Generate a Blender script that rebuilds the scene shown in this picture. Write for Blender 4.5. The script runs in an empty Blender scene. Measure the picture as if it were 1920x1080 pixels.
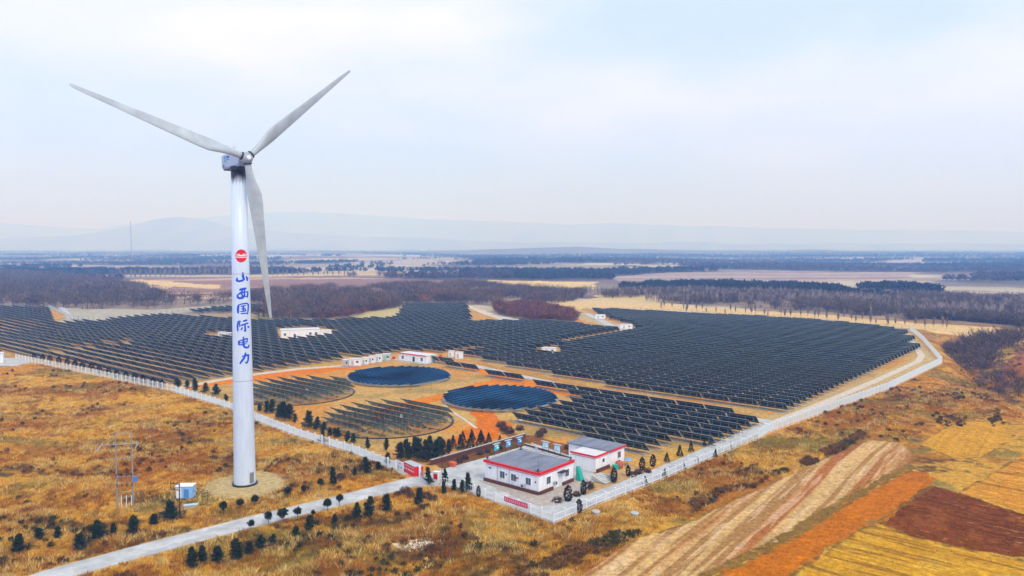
import bpy, bmesh, math, random
import numpy as np
from mathutils import Vector, Matrix

# ------------------------------------------------------------------ camera, sky, sun, exposure
SC = bpy.context.scene
COL = SC.collection
FPX, H, PITCH = 1400.0, 47.4, math.atan(78 / 1400)
cam_d = bpy.data.cameras.new('camera'); cam_d.sensor_width = 36.0; cam_d.lens = 36.0 * FPX / 1920
cam_d.clip_start = 1.0; cam_d.clip_end = 60000
cam = bpy.data.objects.new('camera', cam_d); COL.objects.link(cam)
cam.location = (0, 0, H); cam.rotation_euler = (math.pi / 2 - PITCH, 0, 0)
SC.camera = cam
SUN_EL, SUN_AZ = math.radians(48), math.radians(150)      # azimuth: clockwise from +Y
world = bpy.data.worlds.new('World'); SC.world = world; world.use_nodes = True
wn = world.node_tree; wn.nodes.clear()
def WN(t, **k):
    n = wn.nodes.new(t)
    for a, b in k.items(): setattr(n, a, b)
    return n
w_out = WN('ShaderNodeOutputWorld'); w_sky = WN('ShaderNodeTexSky'); w_sky.sky_type = 'NISHITA'
w_sky.sun_disc = False; w_sky.sun_elevation = SUN_EL; w_sky.sun_rotation = SUN_AZ
w_bg = WN('ShaderNodeBackground'); w_bg.inputs[1].default_value = 0.1
w_tc = WN('ShaderNodeTexCoord'); w_map = WN('ShaderNodeMapping'); w_map.inputs['Scale'].default_value = (-1.0, 1.0, 3.2)
w_map.inputs['Location'].default_value = (3.1, 0.4, 0.0)
w_n = WN('ShaderNodeTexNoise'); w_n.inputs['Scale'].default_value = 1.5; w_n.inputs['Detail'].default_value = 5; w_n.inputs['Roughness'].default_value = 0.5
w_r = WN('ShaderNodeValToRGB'); w_r.color_ramp.elements[0].position = 0.38; w_r.color_ramp.elements[1].position = 0.60
w_r.color_ramp.elements[0].color = (5.2, 6.6, 9.2, 1); w_r.color_ramp.elements[1].color = (8.6, 8.7, 9.9, 1)
w_mix = WN('ShaderNodeMixRGB'); w_mix.inputs[0].default_value = 0.9
L = wn.links.new
L(w_tc.outputs['Generated'], w_map.inputs[0]); L(w_map.outputs[0], w_n.inputs['Vector']); L(w_n.outputs['Fac'], w_r.inputs[0])
w_sep = WN('ShaderNodeSeparateXYZ'); w_mr = WN('ShaderNodeMapRange'); w_mr.inputs[1].default_value = 0.0; w_mr.inputs[2].default_value = 0.24
w_low = WN('ShaderNodeMixRGB'); w_low.inputs[1].default_value = (5.4, 6.9, 13.0, 1)
L(w_tc.outputs['Generated'], w_sep.inputs[0]); L(w_sep.outputs['Z'], w_mr.inputs[0]); L(w_mr.outputs[0], w_low.inputs[0]); L(w_r.outputs[0], w_low.inputs[2])
L(w_sky.outputs[0], w_mix.inputs[1]); L(w_low.outputs[0], w_mix.inputs[2]); L(w_mix.outputs[0], w_bg.inputs[0]); L(w_bg.outputs[0], w_out.inputs[0])
sun_d = bpy.data.lights.new('sun', 'SUN'); sun_d.energy = 1.5; sun_d.angle = math.radians(14); sun_d.color = (1.0, 0.96, 0.9)
sun = bpy.data.objects.new('sun', sun_d); COL.objects.link(sun)
sd = Vector((math.sin(SUN_AZ) * math.cos(SUN_EL), math.cos(SUN_AZ) * math.cos(SUN_EL), math.sin(SUN_EL)))
sun.rotation_euler = sd.to_track_quat('Z', 'Y').to_euler()
SC.view_settings.view_transform = 'Standard'; SC.view_settings.look = 'None'; SC.view_settings.gamma = 1
SC.view_settings.exposure = 0.45
SC.render.engine = 'CYCLES'
SC.cycles.max_bounces = 8; SC.cycles.diffuse_bounces = 2; SC.cycles.glossy_bounces = 2; SC.cycles.volume_bounces = 5
SC.cycles.use_denoising = True
HAZE = dict(density=0.00035, color=(0.23, 0.46, 1.0))

# ------------------------------------------------------------------ maths helpers
CF = np.array([0, math.cos(PITCH), -math.sin(PITCH)]); CU = np.array([0, math.sin(PITCH), math.cos(PITCH)])
def G(px, py, z=0.0):
    """where a sight line of the survey photograph meets the level z (world metres)"""
    d = np.array([(px - 960) / FPX, 0, 0]) + CF + CU * (540 - py) / FPX
    t = (z - H) / d[2]
    return np.array([d[0] * t, d[1] * t])
def poly(pts): return np.array([G(*p) for p in pts])
def hash2(ix, iy, s):
    h = (ix.astype(np.int64) * 374761393 + iy.astype(np.int64) * 668265263 + s * 2147483647) & 0xffffffff
    h = ((h ^ (h >> 13)) * 1274126177) & 0xffffffff
    return ((h ^ (h >> 16)) & 0xffff) / 65535.0
def vn(x, y, s=0):
    x = np.asarray(x, float); y = np.asarray(y, float)
    ix = np.floor(x); iy = np.floor(y); fx = x - ix; fy = y - iy
    fx = fx * fx * (3 - 2 * fx); fy = fy * fy * (3 - 2 * fy)
    a = hash2(ix, iy, s); b = hash2(ix + 1, iy, s); c = hash2(ix, iy + 1, s); d = hash2(ix + 1, iy + 1, s)
    return (a * (1 - fx) + b * fx) * (1 - fy) + (c * (1 - fx) + d * fx) * fy
def fbm(x, y, s=0, o=4):
    r = 0; a = 1; t = 0
    for i in range(o):
        r = r + a * vn(x, y, s + i * 17); t += a; a *= 0.5; x = x * 2.03 + 11.3; y = y * 2.03 + 5.7
    return r / t
def sstep(a, b, x): t = np.clip((x - a) / (b - a), 0, 1); return t * t * (3 - 2 * t)
def inpoly(x, y, P):
    m = (x >= P[:, 0].min()) & (x <= P[:, 0].max()) & (y >= P[:, 1].min()) & (y <= P[:, 1].max())
    r = np.zeros(x.shape, bool)
    if not m.any(): return r
    xs, ys = x[m], y[m]; c = np.zeros(xs.shape, bool)
    j = len(P) - 1
    for i in range(len(P)):
        xi, yi = P[i]; xj, yj = P[j]
        if yi != yj:
            c ^= ((yi > ys) != (yj > ys)) & (xs < (xj - xi) * (ys - yi) / (yj - yi) + xi)
        j = i
    r[m] = c
    return r
def dist_polyline(x, y, P):
    d = np.full(x.shape, 1e9)
    for a, b in zip(P[:-1], P[1:]):
        v = b - a; l2 = max((v * v).sum(), 1e-9)
        t = np.clip(((x - a[0]) * v[0] + (y - a[1]) * v[1]) / l2, 0, 1)
        d = np.minimum(d, np.hypot(x - a[0] - t * v[0], y - a[1] - t * v[1]))
    return d
ANG = math.radians(-40)
UX = np.array([math.cos(ANG), math.sin(ANG)]); VX = np.array([-math.sin(ANG), math.cos(ANG)])

# ------------------------------------------------------------------ site outline
SITE = poly([(-80, 655), (30, 672), (150, 699), (325, 736), (435, 770), (480, 792), (555, 820), (660, 852), (745, 886), (765, 900), (790, 914),
             (860, 915), (897, 932), (990, 965), (1038, 984), (1087, 964), (1175, 928), (1285, 882), (1422, 825), (1560, 770), (1665, 732),
             (1770, 683), (1730, 638), (1706, 618), (1400, 596), (1190, 580), (1090, 577), (1010, 600), (935, 598), (868, 570), (762, 572),
             (745, 596), (590, 600), (480, 602), (300, 590), (180, 600), (90, 576), (-80, 570)])
ROADC = poly([(-60, 1135), (95, 1081), (268, 1033), (480, 977), (630, 941), (778, 903), (800, 900)])
def hgt(x, y):
    x = np.asarray(x, float); y = np.asarray(y, float)
    r = np.hypot(x, y)
    inside = inpoly(x, y, SITE)
    ds = dist_polyline(x, y, np.vstack([SITE, SITE[:1]])); dr = dist_polyline(x, y, ROADC)
    dt = np.hypot(x + 52.6, y - 146.5)
    far = sstep(260, 480, r)
    base = far * (fbm(x / 140, y / 140, 5, 2) - 0.5) * 3.0
    out = np.where(inside, 0, 1) * sstep(1.5, 12, ds) * sstep(4, 10, dr) * sstep(8, 16, dt)
    hum = (fbm(x / 14, y / 14, 9, 3) - 0.5) * 3.0 + (fbm(x / 3.5, y / 3.5, 3, 2) - 0.5) * 0.55
    rough = np.where(inpoly(x, y, FARM), 0.12, 1.0)
    g1 = np.exp(-(dist_polyline(x, y, GULLY) / 14) ** 2) * -5.0
    rol = sstep(650, 2200, r) * ((fbm(x / 1100 + 3, y / 1100, 21, 3) - 0.5) * 26)
    return base + out * (hum * rough * (1 - 0.5 * far) + g1) + rol
FARM = poly([(1030, 1120), (1185, 1012), (1285, 975), (1350, 945), (1440, 903), (1550, 855), (1640, 822), (1690, 830), (1760, 800), (1930, 770), (2100, 800), (2100, 1160)])
GULLY = poly([(2050, 790), (1930, 740), (1880, 715), (1835, 690), (1790, 655), (1775, 630)])

# ------------------------------------------------------------------ materials
MATS = {}
def mat(name, col, rough=0.8, metal=0.0, noise=0.0, nscale=2.0, attr=False, spec=0.3, bump=0.0, anis=None):
    if name in MATS: return MATS[name]
    m = bpy.data.materials.new(name); m.use_nodes = True; nt = m.node_tree; n = nt.nodes; b = n['Principled BSDF']
    b.inputs['Roughness'].default_value = rough; b.inputs['Metallic'].default_value = metal
    b.inputs['Specular IOR Level'].default_value = spec
    src = None
    if attr:
        a = n.new('ShaderNodeAttribute'); a.attribute_name = 'col'; src = a.outputs['Color']
    if noise > 0 or bump > 0:
        tc = n.new('ShaderNodeTexCoord'); nz = n.new('ShaderNodeTexNoise'); nz.inputs['Scale'].default_value = nscale
        nz.inputs['Detail'].default_value = 6; nz.inputs['Roughness'].default_value = 0.65
        vec = tc.outputs['Object']
        if anis:
            mp = n.new('ShaderNodeMapping'); mp.inputs['Scale'].default_value = anis; nt.links.new(vec, mp.inputs[0]); vec = mp.outputs[0]
        nt.links.new(vec, nz.inputs['Vector'])
        if noise > 0:
            mr = n.new('ShaderNodeMapRange'); mr.inputs[1].default_value = 0.3; mr.inputs[2].default_value = 0.7
            mr.inputs[3].default_value = 1 - noise; mr.inputs[4].default_value = 1 + noise * 0.6
            nt.links.new(nz.outputs['Fac'], mr.inputs[0])
            mx = n.new('ShaderNodeVectorMath'); mx.operation = 'MULTIPLY'
            cb = n.new('ShaderNodeCombineXYZ')
            for i in range(3): nt.links.new(mr.outputs[0], cb.inputs[i])
            nt.links.new(cb.outputs[0], mx.inputs[1])
            if src is not None: nt.links.new(src, mx.inputs[0])
            else: mx.inputs[0].default_value = col
            src = mx.outputs[0]
        if bump > 0:
            bp = n.new('ShaderNodeBump'); bp.inputs['Strength'].default_value = bump; bp.inputs['Distance'].default_value = 0.3
            nt.links.new(nz.outputs['Fac'], bp.inputs['Height']); nt.links.new(bp.outputs[0], b.inputs['Normal'])
    if src is not None: nt.links.new(src, b.inputs['Base Color'])
    else: b.inputs['Base Color'].default_value = (*col, 1)
    MATS[name] = m
    return m
M_ground = mat('ground', (0.3, 0.2, 0.1), 0.95, attr=True, noise=0.42, nscale=0.9, spec=0.05, bump=0.5)
M_grass = mat('dry_grass', (0.4, 0.3, 0.1), 0.9, attr=True, spec=0.1)
M_wood = mat('bare_twigs', (0.1, 0.07, 0.06), 0.9, attr=True, spec=0.1)
M_needle = mat('pine_needles', (0.02, 0.04, 0.015), 0.8, attr=True, spec=0.2)
M_bark = mat('bark', (0.09, 0.06, 0.045), 0.9, noise=0.4, nscale=4)
M_conc = mat('concrete', (0.50, 0.505, 0.485), 0.9, noise=0.34, nscale=0.3, spec=0.1)
M_conc2 = mat('old_concrete', (0.50, 0.50, 0.47), 0.9, noise=0.25, nscale=0.8)
M_foot = mat('weathered_footing', (0.36, 0.34, 0.30), 0.9, noise=0.2, nscale=1.0)
M_dirtroad = mat('dirt_track', (0.62, 0.52, 0.40), 0.95, noise=0.25, nscale=0.6, spec=0.05)
M_pave = mat('paving', (0.46, 0.40, 0.33), 0.9, noise=0.3, nscale=1.2)
M_white = mat('white_paint', (0.84, 0.86, 0.88), 0.55, noise=0.06, nscale=0.7)
M_wall = mat('white_render', (0.86, 0.87, 0.88), 0.8, noise=0.16, nscale=1.6, anis=(1, 1, .12))
M_red = mat('red_paint', (0.75, 0.012, 0.015), 0.45, noise=0.08, nscale=1.5)
M_pink = mat('pink_red_banner', (0.80, 0.05, 0.13), 0.6)
M_blue = mat('blue_lettering', (0.006, 0.075, 0.62), 0.5)
M_sblue = mat('sky_blue_print', (0.06, 0.36, 0.72), 0.4, noise=0.5, nscale=1.2)
M_teal = mat('teal_tarpaulin', (0.02, 0.42, 0.32), 0.6, noise=0.25, nscale=2)
M_roof = mat('roof_membrane', (0.20, 0.22, 0.27), 0.85, noise=0.34, nscale=0.7, anis=(1, 0.25, 1))
M_roofw = mat('pale_roof', (0.66, 0.66, 0.64), 0.85, noise=0.15, nscale=0.5)
M_brick = mat('brown_brick', (0.13, 0.045, 0.03), 0.9, noise=0.4, nscale=3)
M_dark = mat('dark_metal', (0.03, 0.035, 0.04), 0.5, metal=0.3)
M_steel = mat('galvanised_steel', (0.30, 0.33, 0.32), 0.5, metal=0.5, noise=0.1, nscale=3)
M_alu = mat('aluminium_frame', (0.34, 0.40, 0.39), 0.45, metal=0.3)
M_glass = mat('window_glass', (0.05, 0.09, 0.12), 0.1, spec=0.8)
M_orange = mat('orange_tank', (0.50, 0.12, 0.05), 0.6)
M_cover = mat('grey_cover', (0.45, 0.47, 0.50), 0.6, noise=0.1)
M_wire = mat('wire', (0.04, 0.05, 0.05), 0.6)
M_yellow = mat('ochre_rock', (0.55, 0.36, 0.14), 0.9, noise=0.3, nscale=3)

def cell_mat(name, c1, line, sx, sy, rough=0.22, lw=0.05, spec=0.5):
    """solar glass with a real grid of module joints, in the object's own coordinates"""
    m = bpy.data.materials.new(name); m.use_nodes = True; nt = m.node_tree; n = nt.nodes; b = n['Principled BSDF']
    tc = n.new('ShaderNodeTexCoord'); br = n.new('ShaderNodeTexBrick'); br.offset = 0.0
    mp = n.new('ShaderNodeMapping'); nt.links.new(tc.outputs['Object'], mp.inputs[0]); nt.links.new(mp.outputs[0], br.inputs['Vector'])
    br.inputs['Scale'].default_value = 1.0; br.inputs['Brick Width'].default_value = sx; br.inputs['Row Height'].default_value = sy
    br.inputs['Mortar Size'].default_value = lw; br.inputs['Mortar Smooth'].default_value = 0.0
    br.inputs['Color1'].default_value = (*c1, 1); br.inputs['Color2'].default_value = (*[v * 2.2 for v in c1], 1); br.inputs['Mortar'].default_value = (*line, 1)
    ge = n.new('ShaderNodeNewGeometry'); wz = n.new('ShaderNodeTexNoise'); wz.inputs['Scale'].default_value = .09; wz.inputs['Detail'].default_value = 4; nt.links.new(ge.outputs['Position'], wz.inputs['Vector'])
    wr = n.new('ShaderNodeMapRange'); wr.inputs[1].default_value = .35; wr.inputs[2].default_value = .65; wr.inputs[3].default_value = .55; wr.inputs[4].default_value = 2.2; nt.links.new(wz.outputs['Fac'], wr.inputs[0])
    vm = n.new('ShaderNodeVectorMath'); vm.operation = 'SCALE'; nt.links.new(br.outputs['Color'], vm.inputs[0]); nt.links.new(wr.outputs[0], vm.inputs['Scale'])
    nt.links.new(vm.outputs[0], b.inputs['Base Color']); b.inputs['Roughness'].default_value = rough
    b.inputs['Specular IOR Level'].default_value = spec
    return m
M_panel = cell_mat('solar_glass', (0.003, 0.014, 0.015), (0.045, 0.07, 0.07), 1.0, 0.8, 0.45, 0.03, .14)
M_bluep = cell_mat('blue_solar_glass', (0.0006, 0.0045, 0.022), (0.012, 0.055, 0.09), 1.6, 0.8, 0.7, .08, .05)
M_tealp = cell_mat('tracker_panel_backs', (0.045, 0.11, 0.12), (0.16, 0.24, 0.25), 1.6, 0.8, 0.5, .08, .3)

# ------------------------------------------------------------------ mesh builder
class MB:
    def __init__(s): s.v = []; s.f = []; s.c = []; s.n = 0; s.m = []; s.mi = 0
    def add(s, V, F, col=None, mi=None):
        V = np.asarray(V, float).reshape(-1, 3); s.v.append(V)
        s.f.append([tuple(i + s.n for i in f) for f in F]); s.m += [s.mi if mi is None else mi] * len(F)
        s.c.append(np.tile(np.array([*(col if col is not None else (1, 1, 1)), 1.0]), (len(V), 1))); s.n += len(V)
    def box(s, c, d, rz=0.0, rx=0.0, mi=None, col=None):
        x, y, z = [k / 2 for k in d]
        V = np.array([(a, b, e) for e in (-z, z) for b in (-y, y) for a in (-x, x)])
        cx, sx = math.cos(rx), math.sin(rx); V = np.stack([V[:, 0], V[:, 1] * cx - V[:, 2] * sx, V[:, 1] * sx + V[:, 2] * cx], 1)
        cz, sz = math.cos(rz), math.sin(rz); V = np.stack([V[:, 0] * cz - V[:, 1] * sz, V[:, 0] * sz + V[:, 1] * cz, V[:, 2]], 1) + np.array(c)
        s.add(V, [(0, 2, 3, 1), (4, 5, 7, 6), (0, 1, 5, 4), (2, 6, 7, 3), (0, 4, 6, 2), (1, 3, 7, 5)], col, mi)
    def bar(s, a, b, r, r2=None, n=6, mi=None, col=None, cap=True):
        a = np.array(a, float); b = np.array(b, float); r2 = r if r2 is None else r2
        d = b - a; l = np.linalg.norm(d); d = d / max(l, 1e-9)
        t = np.array([0, 0, 1.0]) if abs(d[2]) < 0.9 else np.array([1.0, 0, 0])
        e = np.cross(d, t); e /= np.linalg.norm(e); g = np.cross(d, e)
        an = np.arange(n) * 2 * math.pi / n
        R = np.cos(an)[:, None] * e + np.sin(an)[:, None] * g
        V = np.vstack([a + R * r, b + R * r2]); F = [(i, (i + 1) % n, n + (i + 1) % n, n + i) for i in range(n)]
        if cap: F += [tuple(range(n))[::-1], tuple(range(n, 2 * n))]
        s.add(V, F, col, mi)
    def ring(s, rings, mi=None, col=None, cap=True):
        n = len(rings[0]); V = np.vstack(rings); F = []
        for k in range(len(rings) - 1):
            o = k * n; F += [(o + i, o + (i + 1) % n, o + n + (i + 1) % n, o + n + i) for i in range(n)]
        if cap: F += [tuple(range(n))[::-1], tuple(range((len(rings) - 1) * n, len(rings) * n))]
        s.add(V, F, col, mi)
    def build(s, name, mats, parent=None, smooth=False, color=False, loc=None, rz=0):
        V = np.vstack(s.v); me = bpy.data.meshes.new(name)
        F = [f for g in s.f for f in g]
        me.from_pydata(V.tolist(), [], F)
        for m in (mats if isinstance(mats, (list, tuple)) else [mats]): me.materials.append(m)
        me.polygons.foreach_set('material_index', s.m)
        if smooth: me.polygons.foreach_set('use_smooth', [True] * len(F))
        if color:
            a = me.attributes.new('col', 'FLOAT_COLOR', 'POINT'); a.data.foreach_set('color', np.vstack(s.c).ravel())
        me.update(); o = bpy.data.objects.new(name, me); COL.objects.link(o)
        if parent is not None: o.parent = parent
        if loc is not None: o.location = loc
        o.rotation_euler.z = rz
        return o
def tri_mesh(name, V, T, cols, material, parent=None, smooth=False):
    """fast big triangle mesh"""
    me = bpy.data.meshes.new(name); V = np.ascontiguousarray(V, np.float32); T = np.ascontiguousarray(T, np.int32)
    k = T.shape[1]
    me.vertices.add(len(V)); me.vertices.foreach_set('co', V.ravel())
    me.loops.add(T.size); me.loops.foreach_set('vertex_index', T.ravel())
    me.polygons.add(len(T)); me.polygons.foreach_set('loop_start', np.arange(0, T.size, k, dtype=np.int32))
    me.polygons.foreach_set('loop_total', np.full(len(T), k, np.int32))
    if smooth: me.polygons.foreach_set('use_smooth', np.ones(len(T), bool))
    me.materials.append(material)
    if cols is not None:
        c = np.ones((len(V), 4), np.float32); c[:, :3] = cols
        a = me.attributes.new('col', 'FLOAT_COLOR', 'POINT'); a.data.foreach_set('color', c.ravel())
    me.update(calc_edges=True)
    o = bpy.data.objects.new(name, me); COL.objects.link(o)
    if parent is not None: o.parent = parent
    return o
def tag(o, label=None, cat=None, group=None, kind=None):
    if label: o['label'] = label
    if cat: o['category'] = cat
    if group: o['group'] = group
    if kind: o['kind'] = kind
    return o
def thing(name, label, cat, loc=(0, 0, 0), rz=0.0, group=None):
    o = bpy.data.objects.new(name, None); COL.objects.link(o); o.location = loc; o.rotation_euler = (0, 0, rz)
    o.empty_display_size = 0.5
    return tag(o, label, cat, group)
def copy_tree(o, parent=None):
    c = o.copy(); COL.objects.link(c); c.parent = parent
    for ch in list(o.children): copy_tree(ch, c)
    return c
def hz(x, y): return float(hgt(np.array([x]), np.array([y]))[0])
ORD = ['zeroth', 'first', 'second', 'third', 'fourth', 'fifth', 'sixth', 'seventh', 'eighth', 'ninth', 'tenth', 'eleventh', 'twelfth', 'thirteenth',
       'fourteenth', 'fifteenth', 'sixteenth', 'seventeenth', 'eighteenth', 'nineteenth', 'twentieth']
TENS = ['', '', 'twenty', 'thirty', 'forty', 'fifty', 'sixty', 'seventy', 'eighty', 'ninety']
def ordinal(n):
    if n <= 20: return ORD[n]
    if n % 10 == 0: return TENS[n // 10][:-1] + 'ieth'
    return TENS[n // 10] + '-' + ORD[n % 10]

# ------------------------------------------------------------------ ground
GOLD = np.array([.60, .325, .036]); PALE = np.array([.76, .53, .16]); RUST = np.array([.36, .13, .012]); OLIVE = np.array([.24, .18, .035]); DARK = np.array([.10, .058, .018]); ORNG = np.array([.56, .21, .018])
def lerp(a, b, t): return a + (b - a) * t[:, None]
def bias(x, y): return .075 * np.exp(-((x + 62) / 48) ** 2 - ((y - 114) / 13) ** 2) + .05 * np.exp(-((x + 20) / 22) ** 2 - ((y - 116) / 10) ** 2) + .05 * np.exp(-((x - 150) / 50) ** 2 - ((y - 255) / 30) ** 2) - .05 * np.exp(-((x + 10) / 30) ** 2 - ((y - 133) / 8) ** 2)
def wild(x, y):
    bi = bias(x, y); a = fbm(x / 22, y / 22, 31, 4) + bi; b = fbm(x / 6, y / 6, 41, 4); c = fbm(x / 1.6, y / 1.6, 51, 3); e = fbm(x / 40, y / 40, 61, 3)
    col = np.tile(GOLD, (len(x), 1))
    col = lerp(col, PALE, sstep(.50, .72, b * .6 + c * .4) * .8)
    col = lerp(col, ORNG, sstep(.50, .66, e * .6 + c * .4) * .6)
    col = lerp(col, RUST, sstep(.46, .58, a * .55 + b * .25 + c * .2) * .85)
    col = lerp(col, OLIVE, sstep(.52, .68, fbm(x / 16, y / 9, 71, 4) * .7 + c * .3 + bi) * .85)
    col = lerp(col, DARK, sstep(.57, .74, fbm(x / 10, y / 6, 81, 4) * .65 + c * .35 + bi * 1.3) * .85)
    return col
def s2l(*c): return np.array([((v / 255 + .055) / 1.055) ** 2.4 if v > 10 else v / 255 / 12.92 for v in c]) * 0.85
PATCH = []   # (polygon, colour, softness-noise metres, streak)
def patch(pts, col, warp=1.0, streak=None): PATCH.append((poly(pts), np.array(col, float), warp, streak))
WOODS = []
# inside the plant: short tan grass
TAN = s2l(212, 168, 92); SOIL = s2l(232, 132, 0); ARR = s2l(165, 130, 75)
patch([(478, 716), (640, 694), (700, 688), (640, 686), (480, 702), (400, 715), (330, 725), (330, 732), (410, 722)], SOIL, 1.2)
patch([(690, 770), (760, 755), (830, 738), (915, 715), (935, 708), (880, 696), (862, 686), (905, 692), (985, 712), (1095, 742), (1085, 748), (1000, 730), (945, 714), (880, 738), (800, 760), (700, 790)], SOIL, 1.5)
patch([(880, 770), (905, 768), (935, 775), (950, 800), (940, 822), (900, 832), (860, 838), (830, 845), (800, 835), (850, 818), (880, 805), (895, 790)], s2l(226, 120, 0), 1.5)
patch([(945, 812), (980, 815), (1090, 845), (1100, 850), (1080, 862), (1000, 832), (960, 826)], s2l(150, 95, 40), 1.5)
patch([(805, 872), (945, 828), (985, 822), (1000, 834), (905, 862), (850, 882)], s2l(125, 85, 40), 1.0)
patch([(1095, 925), (1110, 930), (1175, 905), (1225, 885), (1205, 866), (1170, 870), (1120, 895)], s2l(205, 165, 110), .6)
patch([(1225, 855), (1412, 797), (1425, 800), (1240, 868), (1200, 880), (1185, 872)], s2l(215, 165, 70), 1.0)
patch([(870, 683), (1100, 735), (1430, 785), (1410, 775), (1180, 738), (1000, 702), (900, 680)], s2l(200, 145, 60), 1.0)
patch([(330, 728), (480, 700), (640, 682), (640, 674), (560, 684), (470, 700), (380, 712), (320, 722)], s2l(205, 160, 75), 1.0)
patch([(1430, 785), (1440, 800), (1560, 760), (1665, 722), (1760, 680), (1725, 640), (1700, 622), (1690, 625), (1720, 668), (1640, 705), (1530, 745)], s2l(205, 175, 115), .8)
# ground beyond, warm strips and fields
patch([(1030, 565), (1100, 563), (1300, 573), (1500, 588), (1700, 605), (1930, 618), (1930, 645), (1800, 625), (1700, 616), (1500, 598), (1200, 579), (1090, 578), (1050, 588), (1000, 575)], s2l(232, 196, 130), 3)
patch([(1120, 553), (1200, 552), (1300, 558), (1290, 568), (1180, 566), (1110, 561)], s2l(225, 195, 130), 4)
patch([(85, 578), (290, 581), (440, 573), (450, 578), (300, 591), (180, 601), (100, 603), (130, 592)], s2l(190, 180, 155), 2)
patch([(655, 592), (690, 580), (750, 576), (765, 580), (748, 600), (680, 600)], s2l(205, 185, 120), 2)
patch([(480, 590), (600, 576), (600, 590), (520, 602), (475, 604)], s2l(160, 140, 90), 2)
patch([(1090, 580), (1060, 592), (1120, 610), (1190, 622), (1130, 598), (1100, 585)], s2l(205, 180, 130), 1)
patch([(870, 574), (935, 592), (1000, 606), (1090, 610), (1190, 620), (1190, 624), (1050, 612), (950, 606), (905, 590)], s2l(215, 210, 200), 1)
patch([(230, 522), (330, 518), (640, 520), (880, 524), (900, 531), (700, 542), (560, 548), (440, 562), (330, 562), (270, 548)], s2l(160, 122, 104), 8, 'f')
patch([(225, 524), (262, 521), (420, 535), (405, 541), (300, 534)], s2l(236, 200, 130), 4)
patch([(240, 532), (330, 536), (310, 541), (260, 539)], s2l(230, 195, 140), 4)
patch([(440, 513), (860, 509), (870, 516), (640, 516), (470, 520)], s2l(220, 190, 135), 10, 'f')
patch([(880, 523), (1118, 527), (1112, 540), (1040, 538), (960, 531)], s2l(236, 202, 130), 5)
patch([(1000, 538), (1090, 543), (1085, 550), (1010, 546)], s2l(150, 115, 95), 5)
patch([(1145, 518), (1220, 511), (1480, 505), (1720, 508), (1700, 520), (1540, 527), (1300, 523), (1160, 526)], s2l(178, 158, 150), 12, 'f')
patch([(1675, 546), (1720, 541), (1930, 549), (1930, 568), (1780, 560), (1700, 553)], s2l(196, 168, 160), 6, 'f')
patch([(1630, 488), (1740, 484), (1720, 492), (1640, 494)], s2l(190, 170, 160), 30)
patch([(330, 478), (560, 474), (600, 480), (480, 486), (340, 486)], s2l(190, 175, 160), 40)
patch([(640, 492), (780, 488), (900, 490), (820, 496), (660, 498)], s2l(190, 175, 165), 30)
patch([(1920, 650), (1850, 700), (1870, 705), (1940, 705)], s2l(180, 112, 60), 2)
# farmland at the lower right
patch([(1030, 1120), (1045, 1078), (1185, 1012), (1285, 983), (1350, 950), (1440, 908), (1550, 858), (1630, 825), (1690, 830), (1712, 850), (1708, 868), (1630, 905), (1440, 1018), (1310, 1080), (1250, 1120)], s2l(224, 184, 118), .5, 's')
patch([(1250, 1120), (1310, 1080), (1440, 1018), (1630, 908), (1705, 868), (1718, 878), (1640, 915), (1450, 1030), (1330, 1085), (1290, 1120)], s2l(150, 115, 45), .5)
patch([(1290, 1120), (1330, 1085), (1450, 1030), (1640, 915), (1710, 882), (1740, 885), (1762, 897), (1748, 911), (1655, 972), (1620, 988), (1490, 1074), (1420, 1120)], s2l(208, 120, 0), .9, 'h')
patch([(1748, 911), (1800, 925), (1920, 961), (2000, 985), (2000, 1080), (1920, 1052), (1800, 1028), (1715, 1010), (1655, 983), (1655, 973)], s2l(134, 72, 0), .9, 'b')
patch([(1490, 1074), (1620, 989), (1655, 984), (1715, 1011), (1800, 1029), (1920, 1053), (2000, 1081), (2000, 1140), (1420, 1140)], s2l(222, 165, 30), .5, 'y')
patch([(1722, 832), (1760, 808), (1800, 790), (1880, 790), (1918, 802), (1880, 835), (1840, 858), (1790, 862)], s2l(218, 160, 45), .8, 'h')
patch([(1795, 925), (1850, 895), (1920, 850), (1990, 830), (2000, 965), (1920, 960), (1840, 935)], s2l(222, 150, 40), .8, 'y')
patch([(738, 1017), (760, 1010), (800, 1008), (828, 1012), (815, 1020), (790, 1030), (755, 1028)], s2l(245, 225, 190), .7)
patch([(798, 1034), (806, 1034), (793, 1075), (784, 1078)], s2l(240, 190, 110), .3)
patch([(520, 1042), (530, 1028), (533, 1032), (524, 1075), (515, 1080)], s2l(228, 180, 95), .3)
patch([(1130, 960), (1185, 945), (1180, 950), (1100, 975)], s2l(215, 175, 110), .3)
patch([(400, 892), (440, 876), (500, 878), (535, 905), (530, 940), (480, 950), (410, 938), (375, 915)], s2l(200, 172, 110), .8)
PAD = np.array([-52.6, 146.5])
WOODAREA = [   # polygon, ground colour
    poly([(-60, 513), (60, 514), (200, 529), (270, 545), (300, 562), (440, 567), (440, 576), (290, 582), (90, 578), (-60, 575)]),
    poly([(440, 562), (560, 547), (700, 541), (880, 533), (990, 546), (1100, 556), (1060, 568), (930, 578), (870, 570), (762, 572), (745, 578), (660, 590), (590, 602), (480, 596), (520, 580)]),
    poly([(925, 577), (1000, 576), (1070, 588), (1085, 598), (1075, 608), (1000, 604), (935, 592)]),
    poly([(1080, 549), (1300, 543), (1500, 549), (1930, 563), (1930, 606), (1700, 600), (1500, 583), (1300, 571), (1150, 562)]),
    poly([(1200, 536), (1500, 534), (1700, 540), (1780, 552), (1690, 556), (1660, 563), (1500, 553), (1300, 547), (1160, 541)])]
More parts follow.
